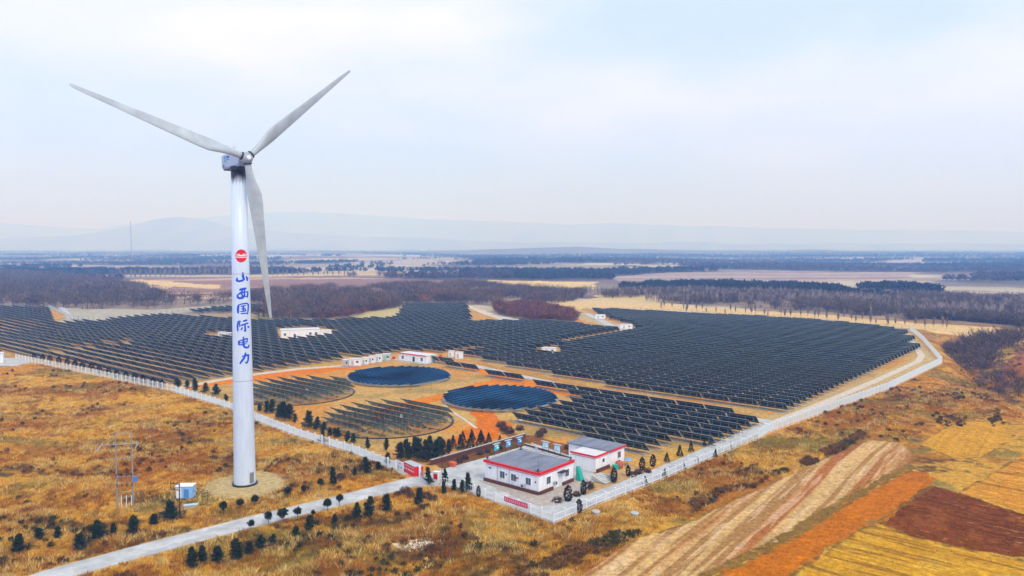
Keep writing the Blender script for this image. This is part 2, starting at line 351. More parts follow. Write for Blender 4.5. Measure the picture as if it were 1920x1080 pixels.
def ground_colour(x, y):
    r = np.hypot(x, y); ins = inpoly(x, y, SITE)
    col = wild(x, y)
    c3 = fbm(x / 2.0, y / 2.0, 91, 3); c4 = fbm(x / 9, y / 9, 95, 4)
    tan = lerp(np.tile(TAN, (len(x), 1)), s2l(182, 150, 82), sstep(.48, .68, c4)); tan = lerp(tan, s2l(222, 150, 55), sstep(.46, .62, fbm(x / 12, y / 12, 99, 3)) * .8)
    tan = tan * (0.85 + 0.3 * c3)[:, None]
    col = np.where(ins[:, None], tan, col)
    # middle distance: pale fields between belts of trees
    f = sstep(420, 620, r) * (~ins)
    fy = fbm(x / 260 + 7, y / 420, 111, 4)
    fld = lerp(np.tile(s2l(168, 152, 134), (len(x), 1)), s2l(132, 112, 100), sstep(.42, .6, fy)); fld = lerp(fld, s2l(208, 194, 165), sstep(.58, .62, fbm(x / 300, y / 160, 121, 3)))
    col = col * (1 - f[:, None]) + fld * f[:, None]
    belt = belts(x, y); col = lerp(col, np.array([.06, .05, .045]), belt * .85)
    for P in WOODAREA:
        w = inpoly(x, y, P); col = np.where(w[:, None], np.array([.30, .22, .15]) * (0.4 + 1.1 * c4)[:, None], col)
    for P, c, warp, st in PATCH:
        wx = x + (fbm(x / (warp * 4 + .5), y / (warp * 4 + .5), 131, 3) - .5) * warp * 4; wy = y + (fbm(x / (warp * 4 + .5), y / (warp * 4 + .5), 137, 3) - .5) * warp * 4
        m = inpoly(wx, wy, P)
        if not m.any(): continue
        xs, ys = x[m], y[m]; cc = np.tile(c, (len(xs), 1)) * (0.8 + 0.4 * fbm(xs / 3 / max(1, warp / 3), ys / 3 / max(1, warp / 3), 151, 4))[:, None]
        if st in ('s', 'h', 'y', 'f'):
            dx, dy = (0.60, 0.80) if st in ('s', 'h') else ((0.75, -0.66) if st == 'y' else (1.0, 0.15))
            t = -xs * dy + ys * dx + (fbm(xs / 40, ys / 40, 161, 2) - .5) * 2
            al = xs * dx + ys * dy
            if st == 's':
                k = fbm(t / .8, al / 45, 171, 3); k2 = vn(t / 4.0, al / 400, 173)
                cc = lerp(cc, s2l(165, 112, 50), sstep(.45, .62, k) * .7); cc = lerp(cc, s2l(190, 110, 45), sstep(.5, .75, k2) * .8); cc = lerp(cc, s2l(240, 205, 160), sstep(.6, .7, fbm(t / .7, al / 12, 179, 2)) * .5)
            elif st == 'h': cc = cc * (0.86 + 0.28 * fbm(t / .5, al / 20, 181, 3))[:, None]
            elif st == 'y':
                k = fbm(t / .8, al / 14, 191, 3); cc = lerp(cc, s2l(150, 95, 25), sstep(.5, .68, k) * .7); cc = lerp(cc, s2l(240, 200, 80), sstep(.55, .7, fbm(t / .5, al / 5, 193, 3)) * .5)
            else:
                k = vn(t / 22, al / 900, 197); cc = lerp(cc, s2l(225, 195, 150), sstep(.62, .75, k) * .7); cc = lerp(cc, s2l(130, 100, 90), sstep(.3, .2, k) * .5)
        if st == 'b':
            k = fbm(xs / .9, ys / .9, 201, 3); cc = lerp(cc, s2l(150, 70, 25), sstep(.5, .7, k) * .6)
            t = xs * .66 + ys * .75; fu = vn(t / .55, (xs - ys) / 60, 207); cc = lerp(cc, s2l(92, 44, 5), sstep(.55, .85, fu) * .5); cc = lerp(cc, s2l(176, 104, 35), sstep(.55, .7, fbm(xs / 4, ys / 4, 209, 3)) * .4); cc = lerp(cc, s2l(215, 150, 90), sstep(.72, .8, fbm(t / .6, (xs - ys) / 3, 205, 3)) * .6)
        if warp < 1.2 and st in ('s', 'h', 'y', 'b'):
            de = dist_polyline(xs, ys, np.vstack([P, P[:1]])) + (fbm(xs / 1.3, ys / 1.3, 221, 3) - .5) * 1.2
            cc = lerp(cc, s2l(150, 120, 50) * .9, sstep(.55, .1, de) * .7); cc = lerp(cc, s2l(95, 70, 35), sstep(.2, -.1, de) * .4)
        col[m] = cc
    dr = dist_polyline(x, y, ROADC) + (fbm(x / 1.5, y / 1.5, 231, 3) - .5) * 2.4; col = lerp(col, s2l(214, 178, 118), sstep(4.2, 2.6, dr) * .8)
    w = np.clip(1 - (np.hypot(x - PAD[0], (y - PAD[1])) - 5.5) / 2.5 + (c3 - .5), 0, 1)
    col = lerp(col, s2l(205, 180, 125), w * .9)
    return col
def belts(x, y):
    r = np.hypot(x, y); f = sstep(900, 1300, r)
    n = fbm(x / 300 + 2, y / 170 + 5, 211, 4) + 0.12 * sstep(2500, 4500, r)
    n = n - 0.10 * (x < -200) * sstep(1500, 2500, r)
    m = sstep(.51, .56, n) * f
    for P, c, warp, st in PATCH[11:26]: m = np.where(inpoly(x, y, P), 0, m)
    return m
ys = np.concatenate([np.arange(1250, 700, -0.9), np.arange(700, 520, -0.55), np.arange(520, 467.9, -0.4)])
ds = H / np.tan(np.arctan((ys - 540) / FPX) + PITCH)
ds = np.concatenate([np.linspace(-300, ds[0], 12, endpoint=False), ds, np.array([10800., 14000., 18000., 20500.])])
ts = np.concatenate([np.linspace(-1.45, -0.76, 40, endpoint=False), np.linspace(-0.76, 0.76, 1000, endpoint=False), np.linspace(0.76, 1.45, 40)])
DD, TT = np.meshgrid(ds, ts, indexing='ij'); spread = np.where(DD > 60, DD, 60 + (60 - DD) * 0.3)
GX = (TT * spread).ravel(); GY = DD.ravel()
GZ = hgt(GX, GY); GC = ground_colour(GX, GY)
nr, nc = DD.shape; idx = np.arange(nr * nc).reshape(nr, nc)
T = np.stack([idx[:-1, :-1], idx[:-1, 1:], idx[1:, 1:], idx[1:, :-1]], -1).reshape(-1, 4)
tag(tri_mesh('ground', np.stack([GX, GY, GZ], 1), T, GC, M_ground, smooth=True), kind='structure')

# far hills ------------------------------------------------------------------
def ridge(name, dist, prof, depth, seed, wood=0.0):
    xs = np.linspace(-1500, 3400, 240); px = np.array([p[0] for p in prof]); py = np.array([p[1] for p in prof])
    top = np.interp(xs, px, py) + (fbm(xs / 130, xs * 0, seed, 4) - .5) * 9
    X = (xs - 960) / FPX * dist; Z = H + (462 - top) / FPX * dist
    V = []; rows = [(-depth, 0.0), (-depth * .55, .45), (-depth * .2, .85), (0, 1.0), (depth * .5, .6), (depth, 0)]
    for j, (dy, k) in enumerate(rows):
        yy = dist + dy + (fbm(X / 1100, X * 0 + j, seed + 3, 3) - .5) * depth * .5 * (k < 1)
        zz = -6 + (Z + 6) * k * (1 + (k < 1) * (fbm(X / 900, X * 0 + j * 3, seed + 5, 3) - .5) * .5)
        V.append(np.stack([X, yy, zz], 1))
    n = len(xs); V = np.vstack(V); ix = np.arange(len(rows) * n).reshape(len(rows), n)
    T = np.stack([ix[:-1, :-1], ix[:-1, 1:], ix[1:, 1:], ix[1:, :-1]], -1).reshape(-1, 4)
    c = lerp(np.tile([.24, .20, .16], (len(V), 1)), np.array([.34, .28, .22]), sstep(.4, .6, fbm(V[:, 0] / 300, V[:, 1] / 300 + V[:, 2] / 60, seed + 9, 4)))
    c = lerp(c, np.array([.03, .03, .03]), np.full(len(V), wood))
    tag(tri_mesh(name, V, T, c, M_ground, smooth=True), kind='structure')
ridge('hills', 12000, [(-1500, 440), (0, 446), (150, 440), (240, 428), (290, 414), (340, 406), (385, 410), (430, 424), (520, 432), (640, 440), (800, 446), (950, 456), (3400, 462)], 1500, 301)
ridge('hills', 18000, [(-1500, 405), (0, 418), (180, 428), (420, 405), (520, 398), (620, 400), (760, 407), (900, 416), (1100, 420), (1400, 426), (1700, 432), (1920, 436), (3400, 430)], 1800, 331)
ridge('hills', 4700, [(-1500, 470), (900, 470), (1000, 466), (1080, 463), (1160, 468), (1240, 467), (1400, 468), (1600, 471), (1900, 473), (3400, 470)], 420, 361, .4)

# ------------------------------------------------------------------ roads and paving (kerbed slabs lying on the ground)
def slab(name, P, top, material, kind='structure', step=None):
    """a paved area from a closed outline in metres; its surface follows the ground"""
    bm = bmesh.new(); vs = [bm.verts.new((p[0], p[1], 0)) for p in P]; f = bm.faces.new(vs)
    bmesh.ops.triangulate(bm, faces=[f])
    if step:
        for _ in range(8):
            e = [e for e in bm.edges if e.calc_length() > step]
            if not e: break
            bmesh.ops.subdivide_edges(bm, edges=e, cuts=1); bmesh.ops.triangulate(bm, faces=[f for f in bm.faces if len(f.verts) > 3])
    co = np.array([v.co[:] for v in bm.verts]); z = hgt(co[:, 0], co[:, 1])
    for v, h in zip(bm.verts, z): v.co.z = max(h, 0 if top < .2 else h) + top
    bmesh.ops.recalc_face_normals(bm, faces=bm.faces[:])
    if sum(f.normal.z for f in bm.faces) < 0: bmesh.ops.reverse_faces(bm, faces=bm.faces[:])
    ex = bmesh.ops.extrude_face_region(bm, geom=bm.faces[:]); nv = [g for g in ex['geom'] if isinstance(g, bmesh.types.BMVert)]
    for v in nv: v.co.z -= top + 0.25
    bmesh.ops.recalc_face_normals(bm, faces=bm.faces[:])
    me = bpy.data.meshes.new(name); bm.to_mesh(me); bm.free(); me.materials.append(material)
    o = bpy.data.objects.new(name, me); COL.objects.link(o); return tag(o, kind=kind)
def strip(pts, w):
    P = np.array(pts, float); out = []; seg = []
    for a, b in zip(P[:-1], P[1:]):
        n = max(1, int(np.linalg.norm(b - a) / 6)); seg += [a + (b - a) * i / n for i in range(n)]
    seg.append(P[-1]); S = np.array(seg); d = np.gradient(S, axis=0); d /= np.linalg.norm(d, axis=1)[:, None]; nrm = np.stack([-d[:, 1], d[:, 0]], 1)
    return S + nrm * w / 2, S - nrm * w / 2
def track(name, px, w, top, material):
    A, B = strip(poly(px), w); bmv = np.vstack([A, B]); n = len(A)
    z = hgt(bmv[:, 0], bmv[:, 1]); z = np.concatenate([np.maximum(z[:n], z[n:])] * 2)
    V = np.vstack([np.column_stack([bmv, z + top]), np.column_stack([bmv, z - .3])])
    F = []
    for i in range(n - 1):
        F += [(i, n + i, n + i + 1, i + 1), (i, i + 1, 2 * n + i + 1, 2 * n + i), (n + i + 1, n + i, 3 * n + i, 3 * n + i + 1)]
    F += [(0, 2 * n, 3 * n, n), (n - 1, 2 * n - 1, 4 * n - 1, 3 * n - 1)]
    m = MB(); m.add(V, F); return tag(m.build(name, material), kind='structure')
track('road', [(-60, 1135), (95, 1081), (268, 1033), (480, 977), (630, 941), (778, 903), (795, 899)], 5.2, .12, M_conc)
slab('yard', poly([(783, 915), (768, 896), (800, 889), (835, 879), (905, 860), (1000, 832), (1079, 858), (1112, 884), (1117, 899), (1096, 924), (1104, 944), (1087, 959), (1038, 981), (990, 964), (897, 931), (862, 916), (823, 911)]), .10, M_conc)
track('road', [(1035, 965), (1090, 944), (1175, 912), (1240, 886), (1300, 861), (1400, 815), (1440, 798)], 4.6, .105, M_conc)
slab('pavement', poly([(897, 902), (1012, 951), (1045, 948), (1068, 936), (1100, 922), (1110, 905), (1085, 890), (1015, 905)]), .16, M_pave)
track('road', [(330, 729), (405, 714), (480, 702), (560, 692), (645, 686)], 3.6, .1, M_dirtroad)
track('road', [(868, 681), (960, 702), (1100, 732), (1200, 750), (1330, 772), (1435, 790), (1450, 797)], 3.8, .1, M_conc)
track('road', [(327, 730), (435, 762), (490, 784), (560, 812), (660, 842), (742, 874), (770, 888)], 3.6, .1, M_conc)
track('path', [(968, 791), (1030, 768), (1100, 744)], 1.2, .06, M_dirtroad)
track('path', [(838, 736), (832, 752), (838, 766), (870, 786), (893, 803)], .9, .06, M_dirtroad)
track('path', [(1425, 803), (1540, 757), (1640, 715), (1722, 678), (1728, 668), (1700, 628)], 2.6, .06, M_dirtroad)
track('path', [(868, 572), (905, 588), (950, 603), (1050, 609), (1190, 622)], 4.5, .1, M_dirtroad)
track('road', [(1100, 588), (1122, 600), (1142, 612), (1152, 616)], 5.0, .15, M_conc2)
track('road', [(114, 576), (124, 587), (133, 597)], 4, .15, M_conc2)
slab('yard', poly([(-40, 690), (30, 686), (60, 680), (30, 672), (-60, 668)]), .1, M_conc)
slab('pavement', poly([(735, 675), (800, 684), (818, 678), (760, 668)]), .1, M_conc)

# ------------------------------------------------------------------ solar tables
TL, TW, TILT, PU, PV = 8.3, 3.35, math.radians(42), 8.85, 5.3
def table_parts():
    p = MB(); yc = TW / 2 * math.cos(TILT); zc = .62 + TW / 2 * math.sin(TILT)
    p.box((0, 0, zc), (TL, TW, .045), 0, -TILT)
    fr = MB(); c, s = math.cos(TILT), math.sin(TILT)
    fr.box((0, -yc - .02, zc + TW / 2 * s + .02), (TL + .06, .09, .09)); fr.box((0, yc + .02, .62), (TL + .06, .07, .07))
    for e in (-1, 1): fr.box((e * (TL / 2 + .03), 0, zc), (.07, TW, .08), 0, -TILT)
    for k in (-.25, .25): fr.box((0, -k * TW * c - .05 * s, zc + k * TW * s - .06 * c), (TL - .1, .07, .05), 0, -TILT)
    lg = []
    for x in (-3.3, -1.1, 1.1, 3.3):
        m = MB(); m.bar((x, yc - .35, 0), (x, yc - .35, .62 + .2), .05, n=4); m.bar((x, -yc + .35, 0), (x, -yc + .35, zc + TW / 2 * s - .36), .05, n=4)
        m.bar((x, yc - .4, .15), (x, -yc + .4, zc + .3), .035, n=4); lg.append(m)
    ft = MB(); ft.box((0, yc - .35, .1), (TL + .3, .42, .26)); ft.box((0, -yc + .35, .06), (TL + .3, .3, .2))
    return p, fr, lg, ft
def arr_rows(P, excl=[], off=0.0):
    """cells of the site lattice whose centre lies in the outline"""
    a = P @ UX; b = P @ VX; out = []
    for j in range(int(b.min() // PV), int(b.max() // PV) + 2):
        i = np.arange(int(a.min() // PU) - 1, int(a.max() // PU) + 2); sh = off + (hash2(np.array([j // 9]), np.array([3]), 7)[0]) * 0
        aa = (i + sh) * PU; bb = np.full(len(i), j * PV)
        x = aa * UX[0] + bb * VX[0]; y = aa * UX[1] + bb * VX[1]
        ok = inpoly(x, y, P)
        for q in excl: ok &= ~inpoly(x, y, q)
        for k in np.where(ok)[0]: out.append((x[k], y[k], j, i[k]))
    return out
EX = [poly([(520, 640), (625, 634), (632, 622), (600, 612), (520, 618)]), poly([(400, 638), (437, 636), (437, 626), (395, 624)]), poly([(1005, 668), (1055, 668), (1050, 655), (1005, 654)]),
      poly([(1108, 603), (1145, 604), (1140, 592), (1108, 590)]), poly([(1155, 624), (1195, 623), (1190, 612), (1155, 612)]), poly([(830, 680), (880, 680), (872, 664), (832, 664)]),
      poly([(730, 690), (822, 690), (815, 664), (735, 662)]), poly([(880, 608), (1005, 608), (1200, 626), (1200, 618), (935, 596), (870, 570)]),
      poly([(1095, 612), (1155, 622), (1170, 618), (1120, 585), (1085, 580)]),
      poly([(1050, 645), (1140, 628), (1180, 621), (1180, 625), (1140, 632), (1055, 652)]),
      poly([(80, 664), (112, 666), (112, 658), (85, 655)]), poly([(122, 661), (145, 662), (145, 654), (125, 653)]), poly([(160, 656), (182, 657), (182, 649), (163, 648)]), poly([(196, 652), (215, 653), (215, 645), (198, 645)]),
      poly([(232, 649), (248, 650), (248, 642), (233, 642)]), poly([(380, 635), (402, 635), (402, 625), (380, 625)])]
BLK = {
 'near': poly([(962, 794), (1000, 775), (1100, 747), (1105, 738), (1250, 762), (1412, 790), (1425, 795), (1232, 858), (1130, 838)]),
 'strip': poly([(806, 676), (870, 689), (960, 711), (1060, 734), (1112, 744), (1105, 751), (1000, 727), (880, 697), (806, 683)]),
 'right': poly([(858, 669), (900, 676), (1000, 698), (1200, 738), (1425, 774), (1460, 772), (1560, 735), (1650, 700), (1722, 668), (1688, 623), (1500, 605), (1300, 590), (1150, 583), (1100, 584), (1200, 620), (1080, 645), (960, 650)]),
 'left': poly([(-80, 662), (30, 664), (150, 690), (300, 722), (330, 720), (420, 706), (520, 692), (610, 682), (640, 672), (740, 662), (830, 662), (960, 650), (1080, 645), (1200, 622), (1050, 610), (935, 603), (868, 574), (764, 575), (748, 600), (590, 604), (480, 604), (300, 592), (180, 603), (105, 605), (88, 580), (-80, 576)]),
 'small': poly([(335, 590), (440, 578), (575, 573), (590, 577), (480, 590), (440, 588)]),
}
CELLS = {}
for bk, P in BLK.items():
    for c in arr_rows(P, EX if bk in ('right', 'left') else []):
        CELLS.setdefault((c[2], c[3]), (c[0], c[1], bk))
keys = list(CELLS); near = sorted(keys, key=lambda k: (CELLS[k][2] == 'small', math.hypot(CELLS[k][0], CELLS[k][1])))
ind = near[:300]; rest = near[300:]
print('tables', len(keys), {b: sum(1 for k in keys if CELLS[k][2] == b) for b in BLK})
pp, fr, lg, ft = table_parts()
proto = thing('solar_table', 'x', 'solar panel table')
pp.build('panel', M_panel, proto); fr.build('frame', M_alu, proto); ft.build('footing', M_foot, proto)
for m in lg: m.build('leg', M_steel, proto)
blabel = {'near': 'block behind the offices', 'strip': 'strip beside the trackers', 'right': 'field across the white road', 'left': 'field left of the trackers', 'small': 'far patch'}
rows = {}
for k in keys: rows.setdefault((CELLS[k][2], k[0]), []).append(k[1])
order = {b: sorted({r for bb, r in rows if bb == b}) for b in BLK}
R0 = np.random.default_rng(3)
first = True
for k in ind:
    x, y, b = CELLS[k]; o = proto if first else copy_tree(proto); first = False
    o.location = (x, y, hz(x, y)); o.rotation_euler = (R0.uniform(-.03, .03), R0.uniform(-.006, .006), ANG + R0.uniform(-.006, .006))
    ri = order[b].index(k[0]) + 1; rr = sorted(rows[(b, k[0])]); fromR = len(rr) - rr.index(k[1])
    rn = 'nearest row' if ri == 1 else ordinal(ri) + ' row'
    tag(o, 'solar table %s from right, %s, %s' % (ordinal(fromR), rn, blabel[b]), 'solar panel table', 'tilted solar tables set out in long rows')
# the rest of the field as one mass
def mass(cells, mbs, mats, name, parent):
    arrs = []; 
    V0 = []; F0 = []; M0 = []; n = 0
    for mb, mi in mbs:
        for v in mb.v: V0.append(v)
        for g in mb.f: F0 += [tuple(i + n for i in f) for f in g]
        M0 += [mi] * sum(len(g) for g in mb.f); n += mb.n
    V0 = np.vstack(V0); F0 = np.array([f for f in F0 if len(f) == 4]); 
    ca, sa = math.cos(ANG), math.sin(ANG)
    C = np.array([(CELLS[c][0], CELLS[c][1]) for c in cells]); Z = hgt(C[:, 0], C[:, 1]); C = np.column_stack([C, Z])
    e = np.random.default_rng(4).uniform(-.05, .05, (len(C), 1)); yy = V0[None, :, 1] - V0[None, :, 2] * e; zz = V0[None, :, 2] + V0[None, :, 1] * e; xx = V0[None, :, 0] + yy * 0
    V = np.stack([xx * ca - yy * sa, xx * sa + yy * ca, zz], -1); V = (C[:, None, :] + V).reshape(-1, 3); F = (np.arange(len(C))[:, None, None] * len(V0) + F0[None]).reshape(-1, 4)
    return tri_mesh(name, V, F, None, mats, parent)
mt = thing('solar_field', 'great mass of dark tilted solar tables filling the far rows', 'solar field', group=None); mt['kind'] = 'stuff'
# coarser frame for the far tables, same outline
mfr = MB(); yc = TW / 2 * math.cos(TILT); zc = .62 + TW / 2 * math.sin(TILT)
mfr.box((0, -yc - .02, zc + TW / 2 * math.sin(TILT) + .02), (TL + .06, .1, .1)); mfr.box((0, yc + .02, .62), (TL + .06, .07, .07))
for e in (-1, 1): mfr.box((e * (TL / 2 + .03), 0, zc), (.08, TW, .08), 0, -TILT)
for x in (-3.3, 0, 3.3): mfr.box((x, -yc + .35, .95), (.09, .09, 1.9))
mft = MB(); mft.box((0, yc - .35, .1), (TL + .3, .45, .26))
def plain(m):
    return m
pm = mass(rest, [(pp, 0)], M_panel, 'panels', mt); mass(rest, [(mfr, 0)], M_alu, 'frames', mt); mass(rest, [(mft, 0)], M_foot, 'footings', mt)
for c in mt.children: c['kind'] = 'stuff'

# ------------------------------------------------------------------ round trackers
def tracker(cx, cy, r, label, blue):
    t = thing('round_tracker', label, 'solar tracker', (cx, cy, 0), 0, 'round rotating solar platforms')
    ring = MB(); N = 72; an = np.arange(N) * 2 * math.pi / N
    def circ(rad, z): return np.stack([np.cos(an) * rad, np.sin(an) * rad, np.full(N, z)], 1)
    zt = .75 if blue else .16
    ring.ring([circ(r + .25, zt - .18), circ(r + .25, zt), circ(r - .3, zt), circ(r - .3, zt - .18), circ(r + .25, zt - .18)], cap=False)
    for a in range(0, N, 3): ring.bar((math.cos(an[a]) * r, math.sin(an[a]) * r, 0), (math.cos(an[a]) * r, math.sin(an[a]) * r, zt - .1), .09, n=4)
    for a in range(0, N // 2, 6): ring.bar((math.cos(an[a]) * r, math.sin(an[a]) * r, zt - .1), (-math.cos(an[a]) * r, -math.sin(an[a]) * r, zt - .1), .08, n=4)
    ring.build('turntable_ring', M_steel if blue else M_dark, t); hub = MB(); hub.bar((0, 0, 0), (0, 0, zt), 1.0, n=16); hub.build('centre_bearing', M_conc2, t)
    if blue: d, n_, pitch, w, tilt, zl = VX, UX, 2.5, 1.95, math.radians(26), zt + .05        # rows run away from the camera, glass leaning towards it
    else: d, n_, pitch, w, tilt, zl = UX, VX, 4.1, 2.9, math.radians(36), 1.1
    k = -r + pitch * .5
    while k < r - .6:
        half = math.sqrt(max(r * r - k * k, 0)) - .5
        if half > 1.5:
            m = MB(); st = MB()
            ang = math.atan2(d[1], d[0]); c = n_ * k
            if blue:
                m.box((0, 0, 0), (2 * half, w, .05), 0, tilt); zc_ = zl + w / 2 * math.sin(tilt)
                row = m.build('panel_row', M_bluep, t, loc=(c[0], c[1], zc_), rz=ang + 0)
                st.box((0, -w / 2 * math.cos(tilt) - .03, -w / 2 * math.sin(tilt) - .02), (2 * half, .1, .08))
            else:
                m.box((0, 0, 0), (2 * half, w, .05), 0, -tilt); zc_ = 1.5 + w / 2 * math.sin(tilt)
                row = m.build('panel_row', M_tealp, t, loc=(c[0], c[1], zc_), rz=ang)
                ht = zc_ + w / 2 * math.sin(tilt)
                st.box((0, -w / 2 * math.cos(tilt) - .05, w / 2 * math.sin(tilt) + .02), (2 * half + .6, .16, .16), mi=1)
                st.box((0, w / 2 * math.cos(tilt) + .04, -w / 2 * math.sin(tilt)), (2 * half, .08, .08))
                q = -half
                while q <= half + .01:
                    st.bar((q, -w / 2 * math.cos(tilt), w / 2 * math.sin(tilt)), (q, -w / 2 * math.cos(tilt), .35 - zc_), .07, n=4)
                    st.bar((q, w / 2 * math.cos(tilt), -w / 2 * math.sin(tilt)), (q, w / 2 * math.cos(tilt), .35 - zc_), .05, n=4)
                    st.bar((q, -w / 2 * math.cos(tilt), .35 - zc_), (q, w / 2 * math.cos(tilt), -w / 2 * math.sin(tilt)), .04, n=4)
                    q += max(1.6, 2 * half / max(1, round(2 * half / 2.4)))
            st.build('row_frame', [M_alu, M_dark], row)
        k += pitch
    bx = MB(); bx.box((r * .2, -r * .1, 2.0), (.7, .5, 1.3)); 
    if not blue: bx.build('control_box', M_white, t)
    return t
g = G(749, 703, 1.2); tracker(g[0], g[1], 18.3, 'round platform closely packed with deep blue panels beside the white cabins', True)
g = G(938, 743, 1.2); tracker(g[0], g[1], 17.6, 'round platform of dark blue panels between the orange soil paths', True)
g = G(558, 732, 1.2); tracker(g[0], g[1], 17.8, 'round platform of open spaced panel rows just right of the turbine tower', False)
g = G(731, 784, 1.2); tracker(g[0], g[1], 17.0, 'round platform of open grey panel rows closest to the gate', False)

# ------------------------------------------------------------------ wind turbine
TB = np.array([-53.4, 146.9]); HC = np.array([-50.73, 144.07, 64.3]); AX = np.array([0.66, -0.75, 0.0]); AX /= np.linalg.norm(AX)
turb = thing('wind_turbine', 'tall white three bladed wind turbine lettered in blue standing on a gravel pad', 'wind turbine', (TB[0], TB[1], 0))
TOPZ = 62.6
def trad(z): return 2.1 + (1.45 - 2.1) * (z / TOPZ)
tw = MB(); N = 48; an = np.arange(N) * 2 * math.pi / N
zs = [0, .05, 20.9, 20.95, 42, 42.05, TOPZ]
tw.ring([np.stack([np.cos(an) * trad(z), np.sin(an) * trad(z), np.full(N, z)], 1) for z in zs])
m = bpy.data.materials.new('tower_paint'); m.use_nodes = True; nt = m.node_tree; n = nt.nodes; b = n['Principled BSDF']; b.inputs['Roughness'].default_value = .45
tc = n.new('ShaderNodeTexCoord'); mp = n.new('ShaderNodeMapping'); mp.inputs['Scale'].default_value = (1.6, 1.6, .22); nz = n.new('ShaderNodeTexNoise'); nz.inputs['Scale'].default_value = 1.2; nz.inputs['Detail'].default_value = 6
sx = n.new('ShaderNodeSeparateXYZ'); ad = n.new('ShaderNodeMath'); ad.operation = 'MULTIPLY_ADD'; ad.inputs[1].default_value = 3.0
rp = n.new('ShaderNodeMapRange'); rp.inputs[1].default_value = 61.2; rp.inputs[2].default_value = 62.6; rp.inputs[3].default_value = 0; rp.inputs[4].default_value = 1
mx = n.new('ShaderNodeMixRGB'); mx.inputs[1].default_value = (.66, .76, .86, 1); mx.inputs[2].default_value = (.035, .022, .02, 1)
mr = n.new('ShaderNodeMapRange'); mr.inputs[1].default_value = .3; mr.inputs[2].default_value = .75; mr.inputs[3].default_value = 1.0; mr.inputs[4].default_value = .86
m2 = n.new('ShaderNodeMixRGB'); m2.blend_type = 'MULTIPLY'; m2.inputs[0].default_value = 1
lk = nt.links.new
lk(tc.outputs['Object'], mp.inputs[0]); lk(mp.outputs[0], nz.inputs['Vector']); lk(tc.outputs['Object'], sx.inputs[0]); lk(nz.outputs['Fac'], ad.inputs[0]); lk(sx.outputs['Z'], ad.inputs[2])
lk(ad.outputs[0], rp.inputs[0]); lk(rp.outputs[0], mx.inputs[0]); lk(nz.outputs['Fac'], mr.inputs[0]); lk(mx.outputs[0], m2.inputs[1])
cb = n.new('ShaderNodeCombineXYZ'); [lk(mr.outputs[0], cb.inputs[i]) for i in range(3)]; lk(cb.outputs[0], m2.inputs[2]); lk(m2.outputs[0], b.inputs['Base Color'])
M_tower = m
tower = tw.build('tower', M_tower, turb, smooth=True)
for zz in (20.95, 42.05):
    q = MB(); q.ring([np.stack([np.cos(an) * (trad(zz) + e_), np.sin(an) * (trad(zz) + e_), np.full(N, zz + d_)], 1) for e_, d_ in ((.0, -.07), (.025, -.06), (.025, .06), (.0, .07))], cap=False); q.build('section_seam', M_cover, tower)
base = MB(); base.ring([np.stack([np.cos(an) * r_, np.sin(an) * r_, np.full(N, z)], 1) for r_, z in ((2.45, -.1), (2.45, .28), (2.12, .3))]); base.build('base_flange', M_dark, turb, smooth=False)
dr = MB(); aa = math.atan2(-1, 1.6)
dr.box((math.cos(aa) * 2.12, math.sin(aa) * 2.12, 1.6), (.12, .9, 2.1), aa); dr.build('door', M_steel, turb)
# lettering and emblem wrapped round the tower -------------------------------
def on_tower(px, py, lift):
    for _ in range(4):
        dep = TB[1] - 1.7
        d = np.array([(px - 960) / FPX, 0, 0]) + CF + CU * (540 - py) / FPX; P = np.array([0, 0, H]) + d * dep / d[1]
    z = P[2]; R = trad(z); view = np.array([-TB[0], -TB[1]]); view /= np.linalg.norm(view); side = np.array([-view[1], view[0]])
    s = np.clip(((P[0] - TB[0]) * side[0] + (P[1] - TB[1]) * side[1]) / R, -.97, .97); a = math.asin(s)
    dr_ = view * math.cos(a) + side * math.sin(a); return np.array([dr_[0] * (R + lift), dr_[1] * (R + lift), z])
def ribbon(mb, pts, w, lift, taper=.55):
    P = np.array(pts, float); S = []
    for a, b in zip(P[:-1], P[1:]):
        k = max(2, int(np.linalg.norm(b - a) / .8)); S += [a + (b - a) * i / k for i in range(k)]
    S.append(P[-1]); S = np.array(S)
    if len(S) > 5:
        for _ in range(2): S[1:-1] = (S[:-2] + S[1:-1] * 2 + S[2:]) / 4
    d = np.gradient(S, axis=0); d /= np.maximum(np.linalg.norm(d, axis=1), 1e-6)[:, None]; nn = np.stack([-d[:, 1], d[:, 0]], 1)
    t = np.linspace(0, 1, len(S)); ww = w / 2 * (taper + (1 - taper) * np.sin(np.clip(t, 0.0, 1) * math.pi) ** .5)
    V = [on_tower(*(S[i] + nn[i] * ww[i]), lift) for i in range(len(S))] + [on_tower(*(S[i] - nn[i] * ww[i]), lift) for i in range(len(S))]
    n_ = len(S); mb.add(np.array(V), [(i, i + 1, n_ + i + 1, n_ + i) for i in range(n_ - 1)])
A_ = lambda L_: [(420 + x / 9, 460 + y / 9) for x, y in L_]; B_ = lambda L_: [(430 + x / 9, 570 + y / 9) for x, y in L_]
